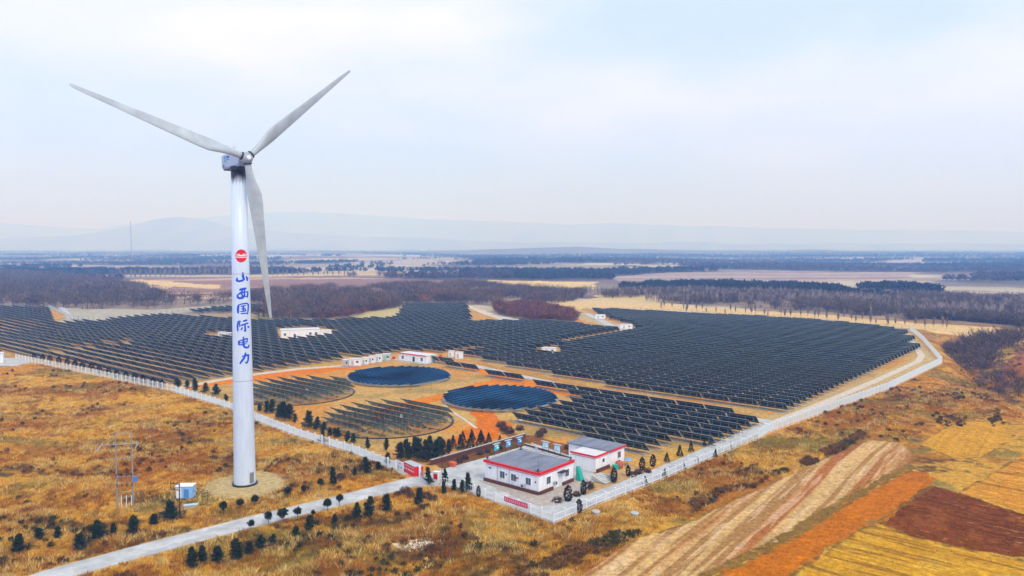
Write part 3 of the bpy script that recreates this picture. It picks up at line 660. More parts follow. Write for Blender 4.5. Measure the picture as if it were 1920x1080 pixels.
STROKES = [
 (A_([(315, 455), (322, 540), (345, 585)]), 30), (A_([(228, 545), (212, 595), (250, 606), (300, 598), (345, 575)]), 26), (A_([(368, 525), (392, 560), (388, 605)]), 24),
 (A_([(258, 752), (320, 738), (378, 728)]), 30), (A_([(312, 745), (300, 790), (240, 830)]), 22), (A_([(232, 825), (228, 870), (250, 892), (335, 888)]), 26), (A_([(345, 745), (342, 800), (345, 880)]), 20),
 (A_([(250, 812), (320, 798), (400, 785)]), 16), (A_([(402, 782), (400, 830), (394, 890)]), 18), (A_([(290, 790), (300, 830), (330, 865)]), 20), (A_([(290, 868), (392, 862)]), 16),
 (B_([(158, 10), (146, 80), (150, 158)]), 28), (B_([(150, 18), (220, -2), (290, -10), (320, 15), (316, 100), (306, 182)]), 17), (B_([(190, 42), (280, 30)]), 16), (B_([(238, 32), (236, 125)]), 20),
 (B_([(200, 85), (276, 76)]), 15), (B_([(185, 130), (288, 118)]), 15), (B_([(190, 163), (312, 160)]), 15), (B_([(262, 92), (282, 108)]), 16),
 (B_([(152, 285), (138, 370), (146, 462)]), 20), (B_([(150, 290), (188, 285), (165, 335), (186, 362), (162, 382)]), 15), (B_([(228, 292), (304, 276)]), 24), (B_([(196, 362), (322, 326)]), 22),
 (B_([(262, 345), (272, 465), (246, 448)]), 22), (B_([(222, 395), (198, 440)]), 20), (B_([(308, 382), (334, 408)]), 22),
 (B_([(166, 615), (160, 690)]), 24), (B_([(168, 622), (230, 606), (302, 586), (296, 660)]), 17), (B_([(172, 655), (292, 638)]), 14), (B_([(166, 692), (290, 672)]), 17), (B_([(238, 552), (240, 705), (270, 740), (322, 738), (334, 696)]), 24),
 (B_([(212, 886), (322, 864), (318, 950), (300, 1002), (266, 985)]), 22), (B_([(278, 822), (250, 910), (176, 1008)]), 26)]
let = MB()
for i, (p, w) in enumerate(STROKES): ribbon(let, p, w / 9 * 1.4, .02 + (i % 7) * .004)
let.build('lettering', M_blue, tower)
em = MB(); C0 = (452.3, 479.8)
V = [on_tower(*C0, .02)]; NA = 40
for j in (1, 2, 3, 4, 5, 6):
    for a in range(NA): V.append(on_tower(C0[0] + 11.0 * j / 6 * math.cos(a * 2 * math.pi / NA), C0[1] + 12.2 * j / 6 * math.sin(a * 2 * math.pi / NA), .02))
F = [(0, 1 + a, 1 + (a + 1) % NA) for a in range(NA)]
for j in range(5):
    for a in range(NA): F.append((1 + j * NA + a, 1 + (j + 1) * NA + a, 1 + (j + 1) * NA + (a + 1) % NA, 1 + j * NA + (a + 1) % NA))
em.add(np.array(V), F); emb = em.build('emblem', M_red, tower)
ew = MB()
for k, (y0, w) in enumerate(((151, 1.5), (178, 1.9), (205, 1.5))): ribbon(ew, [(420 + 202 / 9, 460 + (y0 + 8) / 9), (420 + 250 / 9, 460 + (y0 - 4) / 9), (420 + 290 / 9, 460 + (y0 + (28 - k * 14 if k != 1 else 0)) / 9 * 1 - 0), (420 + 330 / 9, 460 + (y0 - 4) / 9), (420 + 388 / 9, 460 + (y0 + 4) / 9)], w, .034 + k * .004)
ew.build('emblem_stripes', M_white, emb)
# nacelle and hub ------------------------------------------------------------
ang = math.atan2(AX[1], AX[0])
nac = MB()
def nbox(x, hw, z0, z1, ch=.3): return np.array([(x, -hw, z0 + ch), (x, -hw + ch, z0), (x, hw - ch, z0), (x, hw, z0 + ch), (x, hw, z1 - ch), (x, hw - ch, z1), (x, -hw + ch, z1), (x, -hw, z1 - ch)])
nac.ring([nbox(-6.6, 1.15, 62.9, 65.4), nbox(-6.3, 1.35, 62.75, 65.65), nbox(-2.0, 1.4, 62.7, 65.75), nbox(.6, 1.3, 62.8, 65.6), nbox(1.5, 1.0, 63.1, 65.3)])
nm = nac.build('nacelle', M_tower if False else mat('nacelle_paint', (.42, .50, .60), .5, noise=.12, nscale=1), turb, rz=ang)
nm.location = (HC[0] - AX[0] * 3.1 - TB[0], HC[1] - AX[1] * 3.1 - TB[1], 0)
for yy in (-1.42,):
    q = MB(); q.box((-4.4, yy, 64.9), (.55, .03, .55)); q.box((-4.4, yy, 64.2), (.45, .03, .45)); q.build('green_mark', M_teal, nm)
    q = MB()
    for i in range(4): q.box((-3.4 + i * .38, yy - .0, 64.9 + .05 * (i % 2)), (.22, .03, .42 - .1 * (i % 2)))
    q.box((-2.9, yy, 64.45), (1.2, .03, .1)); q.build('side_lettering', M_blue, nm)
q = MB(); q.box((-2.5, 0, 62.62), (7.0, 2.2, .22)); q.box((-5.2, -1.37, 63.3), (.6, .03, .45)); q.build('belly_tray', M_dark, nm)
q = MB(); q.bar((-4.6, .5, 65.6), (-4.6, .5, 67.4), .04); q.bar((-4.6, -.3, 65.6), (-4.6, -.3, 66.9), .04); q.bar((-4.6, .5, 67.1), (-4.3, .8, 67.1), .03); q.build('wind_mast', M_steel, nm)
q = MB(); q.bar((0, 0, TOPZ - .5), (0, 0, TOPZ + .35), 1.55, n=32); q.build('yaw_bearing', M_dark, turb)
rot = MB(); a3 = np.arange(24) * 2 * math.pi / 24
def disc(x, r): return np.stack([np.full(24, x), np.cos(a3) * r, np.sin(a3) * r], 1)
rot.ring([disc(-1.3, .75), disc(-1.1, 1.0), disc(-.6, 1.12), disc(.3, 1.1), disc(.75, .8), disc(.95, .3)])
hb = rot.build('hub', mat('hub_paint', (.36, .42, .48), .5, noise=.3, nscale=2), turb, smooth=True, rz=ang); hb.location = (HC[0] - TB[0], HC[1] - TB[1], HC[2])
q = MB(); q.ring([disc(.93, .45), disc(1.15, .38), disc(1.22, .1)]); q.build('nose_cap', M_white, hb)
tipspx = [(657, 133), (130, 157), (507, 598)]
tw_ = np.array([[-34.47, 161.6, 84.5], [-74.2, 126.3, 74.87], [-48.17, 149.5, 33.6]])
for k in range(3):
    d = np.array([(tipspx[k][0] - 960) / FPX, 0, 0]) + CF + CU * (540 - tipspx[k][1]) / FPX; tip = np.array([0, 0, H]) + d * tw_[k][1] / d[1]
    ax = tip - HC; Lb = np.linalg.norm(ax); ax = ax / Lb
    pl = np.cross(AX, ax); pl /= np.linalg.norm(pl); nrm = np.cross(ax, pl)       # pl: in the rotor plane, nrm: along the rotor axis
    bl = MB(); rings = []
    secs = [(0.9, .62, 1.0, 0), (1.6, .62, 1.0, 0), (3.0, .68, .9, .15), (5.0, 1.0, .55, .5), (7.0, 1.32, .36, .9), (9, 1.28, .27, 1), (13, 1.08, .22, 1), (18, .85, .19, 1), (23, .62, .17, 1), (27, .48, .16, 1), (29.4, .36, .15, 1), (Lb - .3, .27, .15, 1), (Lb, .1, .2, 1)]
    for r_, c_, th, off in secs:
        twist = math.radians(20 * (1 - min(r_ / Lb, 1)) ** 1.5 + 10); ce, se = math.cos(twist), math.sin(twist); cd = pl * ce + nrm * se; nd = -pl * se + nrm * ce
        pb = HC - np.array([TB[0], TB[1], 0]) + ax * r_; pts = []
        for a in range(20):
            t = a * 2 * math.pi / 20; cx_ = math.cos(t); cy_ = math.sin(t)
            px_ = cx_ * c_ + off * c_ * .35 * (1 if True else 0); py_ = cy_ * c_ * th * (1 - .55 * off * (1 - cx_) / 2 * 1.0) if off else cy_ * c_ * th
            pts.append(pb + cd * px_ + nd * py_)
        rings.append(np.array(pts))
    bl.ring(rings)
    bo = bl.build('blade', mat('blade_paint', (.44, .50, .51), .4, noise=.22, nscale=.35), turb, smooth=True)
    cq = MB(); pb = HC - np.array([TB[0], TB[1], 0]); cq.bar(pb + ax * .95, pb + ax * 1.2, .78, n=24); cq.build('root_collar', M_dark, bo)

# ------------------------------------------------------------------ fences
def fence(name, label, px, pub, post_h=2.2, gap=3.0, col=M_white, brick=False, picket=.28, inset=0.0):
    P = poly(px); t = thing(name, label, 'fence', (P[0][0], P[0][1], 0)); o0 = P[0]
    D = np.concatenate([[0], np.cumsum(np.linalg.norm(np.diff(P, axis=0), axis=1))]); n = int(round(D[-1] / gap)); s = np.linspace(0, D[-1], n + 1)
    X = np.interp(s, D, P[:, 0]); Y = np.interp(s, D, P[:, 1]); Z = np.maximum(hgt(X, Y), -.3)
    proto_m = MB(); proto_m.box((0, 0, post_h / 2), (.24, .24, post_h)); proto_m.box((0, 0, post_h + .05), (.32, .32, .1))
    p0 = proto_m.build('post', col, t)
    cnt = 0; rest_m = MB(); lim = 96
    for i in range(n + 1):
        a = math.atan2(Y[min(i + 1, n)] - Y[max(i - 1, 0)], X[min(i + 1, n)] - X[max(i - 1, 0)])
        if i < lim:
            q = p0 if i == 0 else p0.copy()
            if i: COL.objects.link(q)
            q.parent = t; q.location = (X[i] - o0[0], Y[i] - o0[1], Z[i]); q.rotation_euler.z = a
        else: rest_m.box((X[i] - o0[0], Y[i] - o0[1], Z[i] + post_h / 2), (.24, .24, post_h), a)
    if n + 1 > lim: q = rest_m.build('far_posts', col, t); q['kind'] = 'stuff'
    ra = MB(); pk = MB()
    for i in range(n):
        a = np.array([X[i] - o0[0], Y[i] - o0[1], Z[i]]); b = np.array([X[i + 1] - o0[0], Y[i + 1] - o0[1], Z[i + 1]])
        for zz in (.55, post_h - .35): ra.bar(a + [0, 0, zz], b + [0, 0, zz], .045, n=4)
        ra.add(np.array([a + [0, 0, -.3], b + [0, 0, -.3], b + [0, 0, .12], a + [0, 0, .12]]) + 0, [(0, 1, 2, 3)]); 
        k = int(gap / picket)
        for j in range(1, k):
            c = a + (b - a) * j / k; pk.add(np.array([c + [-.03, 0, .3], c + [.03, 0, .3], c + [.03, 0, post_h - .1], c + [-.03, 0, post_h - .1], c + [0, .04, .3], c + [0, .04, post_h - .1]]), [(0, 1, 2, 3), (1, 4, 5, 2), (4, 0, 3, 5)])
    ra.build('rails', col, t); pk.build('pickets', mat('picket_paint', (.70, .82, .84), .6), t)
    return t
fence('picket_fence', 'long white picket fence running from the left edge down to the red gate', [(30, 674), (150, 698), (325, 735), (435, 769), (480, 791), (555, 819), (660, 851), (742, 884)], 1, 2.3)
fence('picket_fence', 'white fence before the office yard carrying the pink red banner', [(828, 911), (862, 917), (897, 931), (945, 948), (990, 963), (1038, 982)], 1, 1.9, picket=.55)
fence('picket_fence', 'white post fence along the concrete road right of the offices', [(1038, 982), (1087, 962), (1132, 942), (1175, 926), (1230, 905), (1285, 880), (1352, 852), (1422, 823)], 1, 1.9, picket=.55)
fence('picket_fence', 'dense white fence below the big panel field turning at the far right corner', [(1422, 823), (1440, 812), (1560, 769), (1665, 731), (1722, 703), (1766, 682), (1730, 640), (1706, 620)], 1, 2.6, picket=.2)
fence('picket_fence', 'thin pale fence along the far edge of the big panel field', [(1706, 620), (1500, 602), (1300, 587), (1190, 581), (1100, 580)], 1, 2.2, gap=4.5, col=M_steel, picket=.6)
fence('picket_fence', 'thin pale fence behind the left panel field below the bare wood', [(-30, 573), (90, 576), (135, 598), (180, 601), (300, 590), (440, 576), (450, 575)], 1, 2.4, gap=5, col=M_steel, picket=.6)

# ------------------------------------------------------------------ buildings
def window(parent, c, w, h, ry, sash=True):
    """c = local position on the wall, ry = direction of the wall"""
    f = MB(); f.box(c, (w + .16, .12, h + .16), ry); fo = f.build('window', M_white, parent)
    nrm = np.array([math.sin(ry), -math.cos(ry), 0]); g_ = MB()
    for sgn in ((-1, 1) if sash else (0,)):
        ww = w / 2 - .05 if sash else w
        g_.box(np.array(c) + nrm * .045 + np.array([math.cos(ry), math.sin(ry), 0]) * sgn * (w / 4), (ww, .06, h), ry)
    g_.build('pane', M_glass, fo); return fo
F0 = (5.1, 139.8)
ob = thing('office_building', 'white flat roofed office with thick red parapet band and grey roof', 'building', (F0[0], F0[1], .12), ANG)
q = MB(); q.box((-6.85, 5.65, 1.95), (13.7, 11.3, 3.9)); wall = q.build('wall', M_wall, ob)
q = MB(); q.box((-6.85, 5.65, 4.0), (13.9, 11.5, .22)); rf = q.build('roof', M_roof, ob)
q = MB(); q.box((-6.85, -.14, 4.08), (14.3, .28, .52)); q.box((.14, 5.65 + .1, 4.08), (.28, 11.4, .52)); q.build('red_parapet', M_red, rf)
q = MB(); q.box((-6.95, 11.5, 4.15), (13.6, .3, .42)); q.box((-13.85, 5.8, 4.15), (.3, 11.0, .42)); q.box((-6.9, 11.15, 4.13), (12.6, .3, .1)); q.build('rear_parapet', M_conc2, rf)
q = MB(); q.box((-6.9, -.02, 3.52), (12.9, .06, .09)); q.box((.02, 3.2, 3.52), (.06, 6.2, .09)); q.build('red_trim', M_red, wall)
q = MB(); q.box((-6.85, -.2, .32), (14.0, .4, .62)); q.box((.2, 2.2, .32), (.4, 4.0, .62)); q.box((.2, 9.2, .32), (.4, 3.6, .62)); q.build('plinth', M_brick, ob)
for x in (-9.1, -6.2, -2.5): window(ob, (x, -.03, 2.15), 1.25, 1.3, 0)
window(ob, (.03, 3.0, 2.15), 1.25, 1.35, math.pi / 2); window(ob, (.03, 9.1, 2.2), 1.2, 1.35, math.pi / 2)
q = MB(); q.box((-12.4, -.03, 2.9), (.7, .08, .25)); q.build('vent', M_glass, ob)
for x in (-10.4, -7.3): q = MB(); q.bar((x, -.08, .4), (x, -.08, 3.8), .06); q.build('drain_pipe', M_cover, ob)
q = MB(); q.box((-5.3, -.4, 2.35), (.8, .6, .1)); q.build('window_canopy', M_brick, ob)
for p in ((-8.1, -.06, 2.4), (-.75, -.06, 2.35)): q = MB(); q.bar((p[0], -.02, p[2]), (p[0], -.14, p[2]), .16, n=12); q.build('wall_fan', M_brick, ob)
for p, r_ in (((-3.7, -.35, 1.1), 0), ((.35, 4.9, 1.2), math.pi / 2)):
    q = MB(); q.box(p, (.85, .35, .65), r_); ac = q.build('air_conditioner', M_cover, ob)
    q = MB(); nn = np.array([math.sin(r_), -math.cos(r_), 0]); q.bar(np.array(p) + nn * .17, np.array(p) + nn * .19, .24, n=14); q.build('fan_grille', M_dark, ac)
q = MB(); q.box((.55, 7.0, 3.0), (1.1, 2.2, .14)); q.build('door_canopy', M_dark, ob)
q = MB(); q.box((.04, 7.0, 1.15), (.08, 1.3, 2.2)); q.build('door', mat('pale_door', (.7, .72, .72), .5), ob)
for p in ((-.45, .35), (-13.4, .35), (-13.4, 11.0), (-.4, 11.0)):
    q = MB(); q.bar((p[0], p[1], 4.11), (p[0], p[1], 4.6), .05); q.box((p[0], p[1], 4.7), (.22, .5, .22)); q.box((p[0] + .05, p[1], 4.17), (.5, .5, .12)); q.build('floodlight', M_dark, rf)
q = MB(); q.bar((-.9, 1.0, 4.11), (-.9, 1.0, 6.0), .045); q.bar((-1.3, 1.0, 5.4), (-.5, 1.0, 5.4), .03); q.box((-.9, 1.0, 6.1), (.3, .3, .2)); q.box((-.9, 1.0, 4.3), (.9, .9, .3)); q.build('weather_mast', M_steel, rf)

A0 = (17.5, 154.0)
ab = thing('annex_building', 'white two part annex with red trim behind the office steps', 'building', (A0[0], A0[1], .12), ANG)
q = MB(); q.box((-3.15, 2.5, 1.6), (6.3, 5.0, 3.2)); q.build('front_block', M_wall, ab)
q = MB(); q.box((-5.2, 8.1, 1.7), (10.6, 6.2, 3.4)); q.build('rear_block', M_wall, ab)
q = MB(); q.box((-3.15, 2.4, 3.3), (6.4, 5.0, .2)); q.build('front_roof', M_roofw, ab)
q = MB(); q.box((-5.2, 8.0, 3.55), (11.2, 6.8, .3)); q.build('rear_roof', M_roof, ab)
q = MB(); q.box((-3.1, -.12, 3.32), (6.6, .2, .34)); q.box((.1, 2.3, 3.32), (.2, 4.9, .34)); q.box((-3.15, -.02, 2.85), (6.0, .05, .08)); q.box((.02, 2.4, 2.85), (.05, 4.4, .08)); q.box((.46, 8.1, 3.45), (.12, 6.5, .4)); q.build('red_trim', M_red, ab)
q = MB(); q.box((.2, 2.6, .3), (.4, 4.8, .6)); q.build('plinth', M_brick, ab)
window(ab, (.03, 2.9, 2.0), .8, .75, math.pi / 2, False); window(ab, (.13, 9.0, 1.9), 1.2, 1.3, math.pi / 2)
q = MB(); q.box((-6.4, .2, 1.9), (.1, 1.2, .6)); q.build('side_sign', M_sblue, ab)

def simple_house(name, label, a, b, depth, hh, roof, trim=None, wins=(), cat='building', group=None, door=None):
    """a,b: the two ends of the front wall in metres"""
    a = np.array(a); b = np.array(b); Ln = np.linalg.norm(b - a); rz = math.atan2(b[1] - a[1], b[0] - a[0])
    t = thing(name, label, cat, (a[0], a[1], hz(*a)), rz, group)
    q = MB(); q.box((Ln / 2, depth / 2, hh / 2), (Ln, depth, hh)); q.build('wall', M_wall, t)
    q = MB(); q.box((Ln / 2, depth / 2, hh + .1), (Ln + .3, depth + .3, .22)); q.build('roof', roof, t)
    if trim: q = MB(); q.box((Ln / 2, -.2, hh + .12), (Ln + .4, .1, .42)); q.build('roof_trim', trim, t)
    for w in wins: window(t, (w * Ln, -.03, hh * .5), 1.2, 1.3, 0)
    if door is not None: q = MB(); q.box((door * Ln, -.04, 1.05), (1.1, .1, 2.1)); q.build('door', M_dark, t)
    return t
simple_house('control_house', 'small white house with red roof line beside the upper blue tracker', G(748, 675), G(799, 681.5), 6, 2.9, M_roofw, M_red, (.15, .85), door=.55)
simple_house('substation_building', 'long white building standing alone among the left panel rows', G(527, 634), G(600, 631), 8, 4.2, M_roofw, None, (.1, .75, .9), door=.35)
g = G(601, 631); simple_house('substation_annex', 'low white annex on the right end of the long substation building', G(600.5, 631), G(622, 630), 6, 3.1, M_roofw, None, (.5,))
# gatehouse at the left margin
simple_house('gatehouse', 'pale blue and white gatehouse cut by the left edge of the view', G(-25, 684), G(6, 682), 5, 3.8, M_roofw, None, (.5,))
def cabin(name, label, px0, px1, base, hpx, dep=2.4, group=None, louvre=True, mat_=None, skew=0.0):
    a = G(px0, base); b = G(px1, base + skew); Ln = np.linalg.norm(b - a); rz = math.atan2(b[1] - a[1], b[0] - a[0]); hh = hpx / FPX * a[1]
    t = thing(name, label, 'equipment cabin', (a[0], a[1], hz(*a)), rz, group)
    q = MB(); q.box((Ln / 2, dep / 2, hh / 2 + .15), (Ln, dep, hh - .3)); body = q.build('body', mat_ or M_white, t)
    q = MB(); q.box((Ln / 2, dep / 2, hh + .04), (Ln + .25, dep + .25, .16)); q.build('roof', M_roofw, t)
    q = MB(); q.box((Ln / 2, dep / 2, .05), (Ln + .4, dep + .4, .2)); q.build('base', M_conc2, t)
    q = MB(); q.box((Ln * .3, -.03, hh * .5), (min(.9, Ln * .3), .06, hh * .6)); q.build('door', M_cover, t)
    if louvre: q = MB(); q.box((Ln * .72, -.03, hh * .62), (min(.9, Ln * .25), .06, hh * .25)); q.build('louvre', M_dark, t)
    return t
GC_ = 'white equipment cabins beside the trackers'
cabin('equipment_cabin', 'small grey blue cabin at the left end of the cabin row', 642, 653, 688, 13, group=GC_, mat_=M_cover)
cabin('equipment_cabin', 'widest white cabin near the left end of the cabin row', 654.5, 676, 687, 14, group=GC_)
cabin('equipment_cabin', 'white cabin directly right of the widest one in the row', 678, 690, 684.5, 13, group=GC_)
cabin('equipment_cabin', 'narrow white cabin at the middle of the cabin row', 691, 702, 682, 13.5, group=GC_)
cabin('equipment_cabin', 'white cabin with dark opening second from the right end of the row', 704, 715, 680, 14, group=GC_)
cabin('equipment_cabin', 'green and white cabin at the right end of the cabin row', 717, 731, 677, 13, group=GC_, mat_=mat('pale_green', (.5, .72, .62), .6, noise=.4, nscale=.8))
cabin('equipment_cabin', 'white cabin left of its twin beyond the strip of panels', 841, 851, 671, 12, group=GC_, louvre=False)
cabin('equipment_cabin', 'wider white cabin right of its twin beyond the strip of panels', 854, 868, 674, 13, group=GC_, louvre=False)
GI = 'white inverter cabins among the panel rows'
cabin('inverter_cabin', 'white inverter cabin in the middle of the panel field', 1016, 1043, 664, 11, 3, GI)
cabin('inverter_cabin', 'white inverter cabin beside the far end of the diagonal lane', 1163, 1186, 620, 9, 3, GI)
cabin('inverter_cabin', 'white inverter cabin farthest back near the red thicket', 1116, 1135, 600, 9, 3, GI)
cabin('inverter_cabin', 'white inverter cabin just left of the turbine tower', 409, 420, 634, 11, 3, GI); cabin('inverter_cabin', 'smaller white inverter cabin touching the tower from the left', 422, 433, 633, 9, 3, GI)
for px, py, lb in ((738.5, 673.5, 'small red box left of the red roofed control house'), (826, 670, 'small red box left of the twin white cabins')):
    g = G(px, py); t = thing('fire_sand_box', lb, 'box', (g[0], g[1], 0)); q = MB(); q.box((0, 0, .5), (1.3, .8, 1.0)); q.build('body', M_red, t); q = MB(); q.box((0, 0, 1.05), (1.4, .9, .1)); q.build('lid', M_red, t)

# gate group -------------------------------------------------------------------
def glyph_row(t, x0, x1, z, h, y, n_, ry=0, mat_=None, name='lettering'):
    """a line of small block characters, unreadable at this distance, like the ones in the place"""
    rnd = random.Random(int(x0 * 10 + n_)); q = MB(); w = (x1 - x0) / n_
    for i in range(n_):
        cx = x0 + (i + .5) * w
        for k in range(3): q.box((cx + rnd.uniform(-.06, .06) * w, y - .002 * k, z + (k - 1) * h * .36), (w * rnd.uniform(.45, .72), .02, h * .16))
        q.box((cx + rnd.uniform(-.15, .15) * w, y - .008, z), (w * .14, .02, h * .95))
    q.build(name, mat_ or M_white, t)
a = G(757.5, 885); b = G(777, 895); rz = math.atan2(b[1] - a[1], b[0] - a[0]); Ln = float(np.linalg.norm(b - a))
t = thing('gate_sign_wall', 'red wedge shaped entrance wall lettered in white beside the entry road', 'sign wall', (a[0], a[1], 0), rz)
q = MB(); hh = 2.15; q.add(np.array([(0, 0, 0), (Ln, 0, 0), (Ln + .3, 1.9, 0), (0, 1.5, 0), (0, 0, hh), (Ln, 0, hh), (Ln + .3, 1.9, hh), (0, 1.5, hh)]), [(0, 1, 5, 4), (1, 2, 6, 5), (2, 3, 7, 6), (3, 0, 4, 7), (3, 2, 1, 0)]); wl = q.build('wall', M_red, t)
q = MB(); q.add(np.array([(0, -.05, hh), (Ln + .05, -.05, hh), (Ln + .35, 1.95, hh), (-.05, 1.55, hh), (0, -.05, hh + .12), (Ln + .05, -.05, hh + .12), (Ln + .35, 1.95, hh + .12), (-.05, 1.55, hh + .12)]), [(0, 1, 5, 4), (1, 2, 6, 5), (2, 3, 7, 6), (3, 0, 4, 7), (4, 5, 6, 7)]); q.build('coping', M_cover, t)
glyph_row(t, .15, Ln - .1, 1.05, .42, -.012, 6); glyph_row(t, .3, Ln - .2, 1.75, .2, -.012, 9)
q = MB(); q.box((Ln + .95, .75, 1.15), (.32, .32, 2.3)); q.box((Ln + .95, .75, 2.35), (.45, .45, .12)); q.build('pillar', M_white, t)
a = G(745, 880); b = G(756, 886); rz = math.atan2(b[1] - a[1], b[0] - a[0]); Ln = float(np.linalg.norm(b - a))
t = thing('notice_board', 'white notice board with small dark pictures left of the red entrance wall', 'notice board', (a[0], a[1], 0), rz)
q = MB(); q.box((Ln / 2, 0, 1.1), (Ln, .1, 1.9)); q.build('board', M_white, t); q = MB(); q.bar((0, 0, 0), (0, 0, 2.2), .06); q.bar((Ln, 0, 0), (Ln, 0, 2.2), .06); q.build('post', M_white, t)
q = MB(); q.box((Ln * .3, -.06, .8), (.35, .02, .3)); q.box((Ln * .72, -.06, .8), (.35, .02, .3)); q.box((Ln * .5, -.06, 1.6), (.6, .02, .12)); q.build('pictures', M_dark, t)
a = G(812.5, 906); b = G(823, 908)
t = thing('gate_pillar', 'white gate pillar with square red panel standing between two pines', 'gate pillar', (a[0], a[1], .1), math.atan2(b[1] - a[1], b[0] - a[0]))
q = MB(); q.box((.55, .3, 1.1), (1.15, .6, 2.2)); q.build('body', M_white, t); q = MB(); q.box((.55, -.03, 1.35), (.95, .06, 1.1)); q.build('red_panel', M_red, t); q = MB(); q.box((.55, .3, 2.26), (1.3, .75, .12)); q.build('cap', M_white, t)
a = G(787, 896); b = G(800, 903)
t = thing('folding_gate', 'folded silver sliding gate drawn back beside the red entrance wall', 'gate', (a[0], a[1], .1), math.atan2(b[1] - a[1], b[0] - a[0]))
for k in range(6):
    q = MB(); x = k * .32; q.bar((x, 0, 0), (x, 0, 1.3), .03, n=4); q.bar((x, .5, 0), (x, .5, 1.3), .03, n=4); q.bar((x, 0, 1.3), (x, .5, 1.3), .03, n=4); q.bar((x, 0, .1), (x + .3, 0, 1.2), .02, n=4); q.build('lattice_section', M_steel, t)
# banner on the front fence
a = G(946, 948.0); b = G(990, 963); rz = math.atan2(b[1] - a[1], b[0] - a[0]); Ln = float(np.linalg.norm(b - a))
t = thing('banner', 'long pink red banner with pale characters hung on the yard fence', 'banner', (a[0] - .12 * UX[1] * -1, a[1] - .2, 0), rz)
q = MB(); xs = np.linspace(0, Ln, 17); V = []
for z_ in (.95, 1.85):
    for i, x_ in enumerate(xs): V.append((x_, .02 * math.sin(i * 1.9), z_ - .03 * math.sin(i / 16 * math.pi)))
V2 = [(p[0], p[1] + .03, p[2]) for p in V]; n_ = 17
Fq = [(i, i + 1, n_ + i + 1, n_ + i) for i in range(16)] + [(2 * n_ + i + 1, 2 * n_ + i, 3 * n_ + i, 3 * n_ + i + 1) for i in range(16)] + [(n_ + i, n_ + i + 1, 3 * n_ + i + 1, 3 * n_ + i) for i in range(16)]
q.add(V + V2, Fq); q.build('cloth', M_pink, t); glyph_row(t, .2, Ln - .2, 1.4, .5, -.05, 11, mat_=mat('pale_pink', (.85, .5, .55), .7))

# billboards --------------------------------------------------------------------
def billboard(px, py, rz, label, tone):
    g = G(px, py); t = thing('billboard', label, 'billboard', (g[0], g[1], 0), rz, 'blue information boards behind the office')
    for sx_ in (-.85, .85): q = MB(); q.bar((sx_, 0, -.1), (sx_, 0, 2.95), .06, n=6); q.build('post', M_dark, t)
    q = MB(); q.box((0, 0, 2.0), (1.75, .1, 1.45)); q.build('board', tone, t)
    q = MB(); q.box((0, 0, 2.85), (2.3, .5, .1)); q.build('roof', M_conc2, t)
    q = MB(); q.box((-.1, -.06, 2.35), (1.0, .02, .22)); q.box((.3, -.06, 1.85), (.6, .02, .35)); q.build('print', M_white, t)
tq = mat('turquoise_print', (.03, .42, .46), .4, noise=.4, nscale=1.2); wb = mat('white_blue_print', (.45, .68, .82), .4, noise=.5, nscale=1.0)
r1 = math.atan2(VX[1], VX[0]); r2 = ANG
billboard(931, 855, r1, 'turquoise board at the near end of the row of three', tq); billboard(953, 848, r1, 'blue and white board in the middle of the row of three', M_sblue)
billboard(974, 842, r1, 'deep blue board at the far end of the row of three', mat('deep_blue_print', (.02, .22, .55), .4, noise=.5, nscale=1.2))
billboard(1023, 851, r2, 'pale blue board left of its taller neighbour behind the office', wb); billboard(1045, 857, r2, 'white topped pale blue board closest to the annex', wb)

# low walls ----------------------------------------------------------------------
def low_wall(label, px, h_, w_=.3):
    P = poly(px); t = thing('brick_wall', label, 'wall', (P[0][0], P[0][1], 0)); q = MB(); c = MB()
    for a, b in zip(P[:-1], P[1:]):
        m_ = (a + b) / 2 - P[0]; l_ = np.linalg.norm(b - a); r_ = math.atan2(b[1] - a[1], b[0] - a[0]); q.box((m_[0], m_[1], h_ / 2), (l_, w_, h_), r_); c.box((m_[0], m_[1], h_ + .05), (l_, w_ + .12, .1), r_)
    q.build('brickwork', M_brick, t); c.build('coping', M_conc2, t)
low_wall('low dark brick wall climbing from the gate towards the blue boards', [(808, 872), (922, 839), (985, 821)], 1.1)
low_wall('low brown wall behind the pale blue boards near the annex', [(985, 836), (1030, 849), (1072, 862)], .55)
low_wall('short brick planter wall along the edge of the office steps', [(1094, 926), (1107, 906)], .7)
# steps
g0 = G(1119, 899); t = thing('steps', 'flight of grey concrete steps between the office and the annex', 'steps', (g0[0], g0[1], .1), math.atan2(-1, 1.05))
for k in range(7): q = MB(); q.box((k * .5, 0, (7 - k) * .07), (.5, 3.0, (7 - k) * .14)); q.build('step', M_conc2, t)
q = MB(); q.box((1.5, 1.62, .45), (3.4, .2, .9)); q.build('side_wall', M_conc2, t)
# objects near the annex
g = G(1161, 877); t = thing('water_tank', 'round rust orange water tank beside the annex wall', 'tank', (g[0], g[1], 0)); q = MB()
q.ring([np.stack([np.cos(a3) * r_, np.sin(a3) * r_, np.full(24, z)], 1) for r_, z in ((.75, 0), (.85, .3), (.85, 1.1), (.7, 1.4), (.25, 1.55))]); q.build('shell', M_orange, t, smooth=True); q = MB(); q.bar((0, 0, 1.53), (0, 0, 1.65), .2, n=12); q.build('lid', M_dark, t)
g = G(1154, 880); t = thing('covered_bin', 'teal covered bin left of the orange water tank', 'bin', (g[0], g[1], 0), .4); q = MB(); q.box((0, 0, .45), (1.0, .8, .9)); q.build('body', M_teal, t); q = MB(); q.box((0, 0, .95), (1.1, .9, .1)); q.build('lid', M_teal, t)
g = G(1177, 873); t = thing('parasol', 'small blue and white parasol right of the orange water tank', 'parasol', (g[0], g[1], 0)); q = MB(); q.bar((0, 0, 0), (0, 0, 1.5), .04); q.build('pole', M_steel, t)
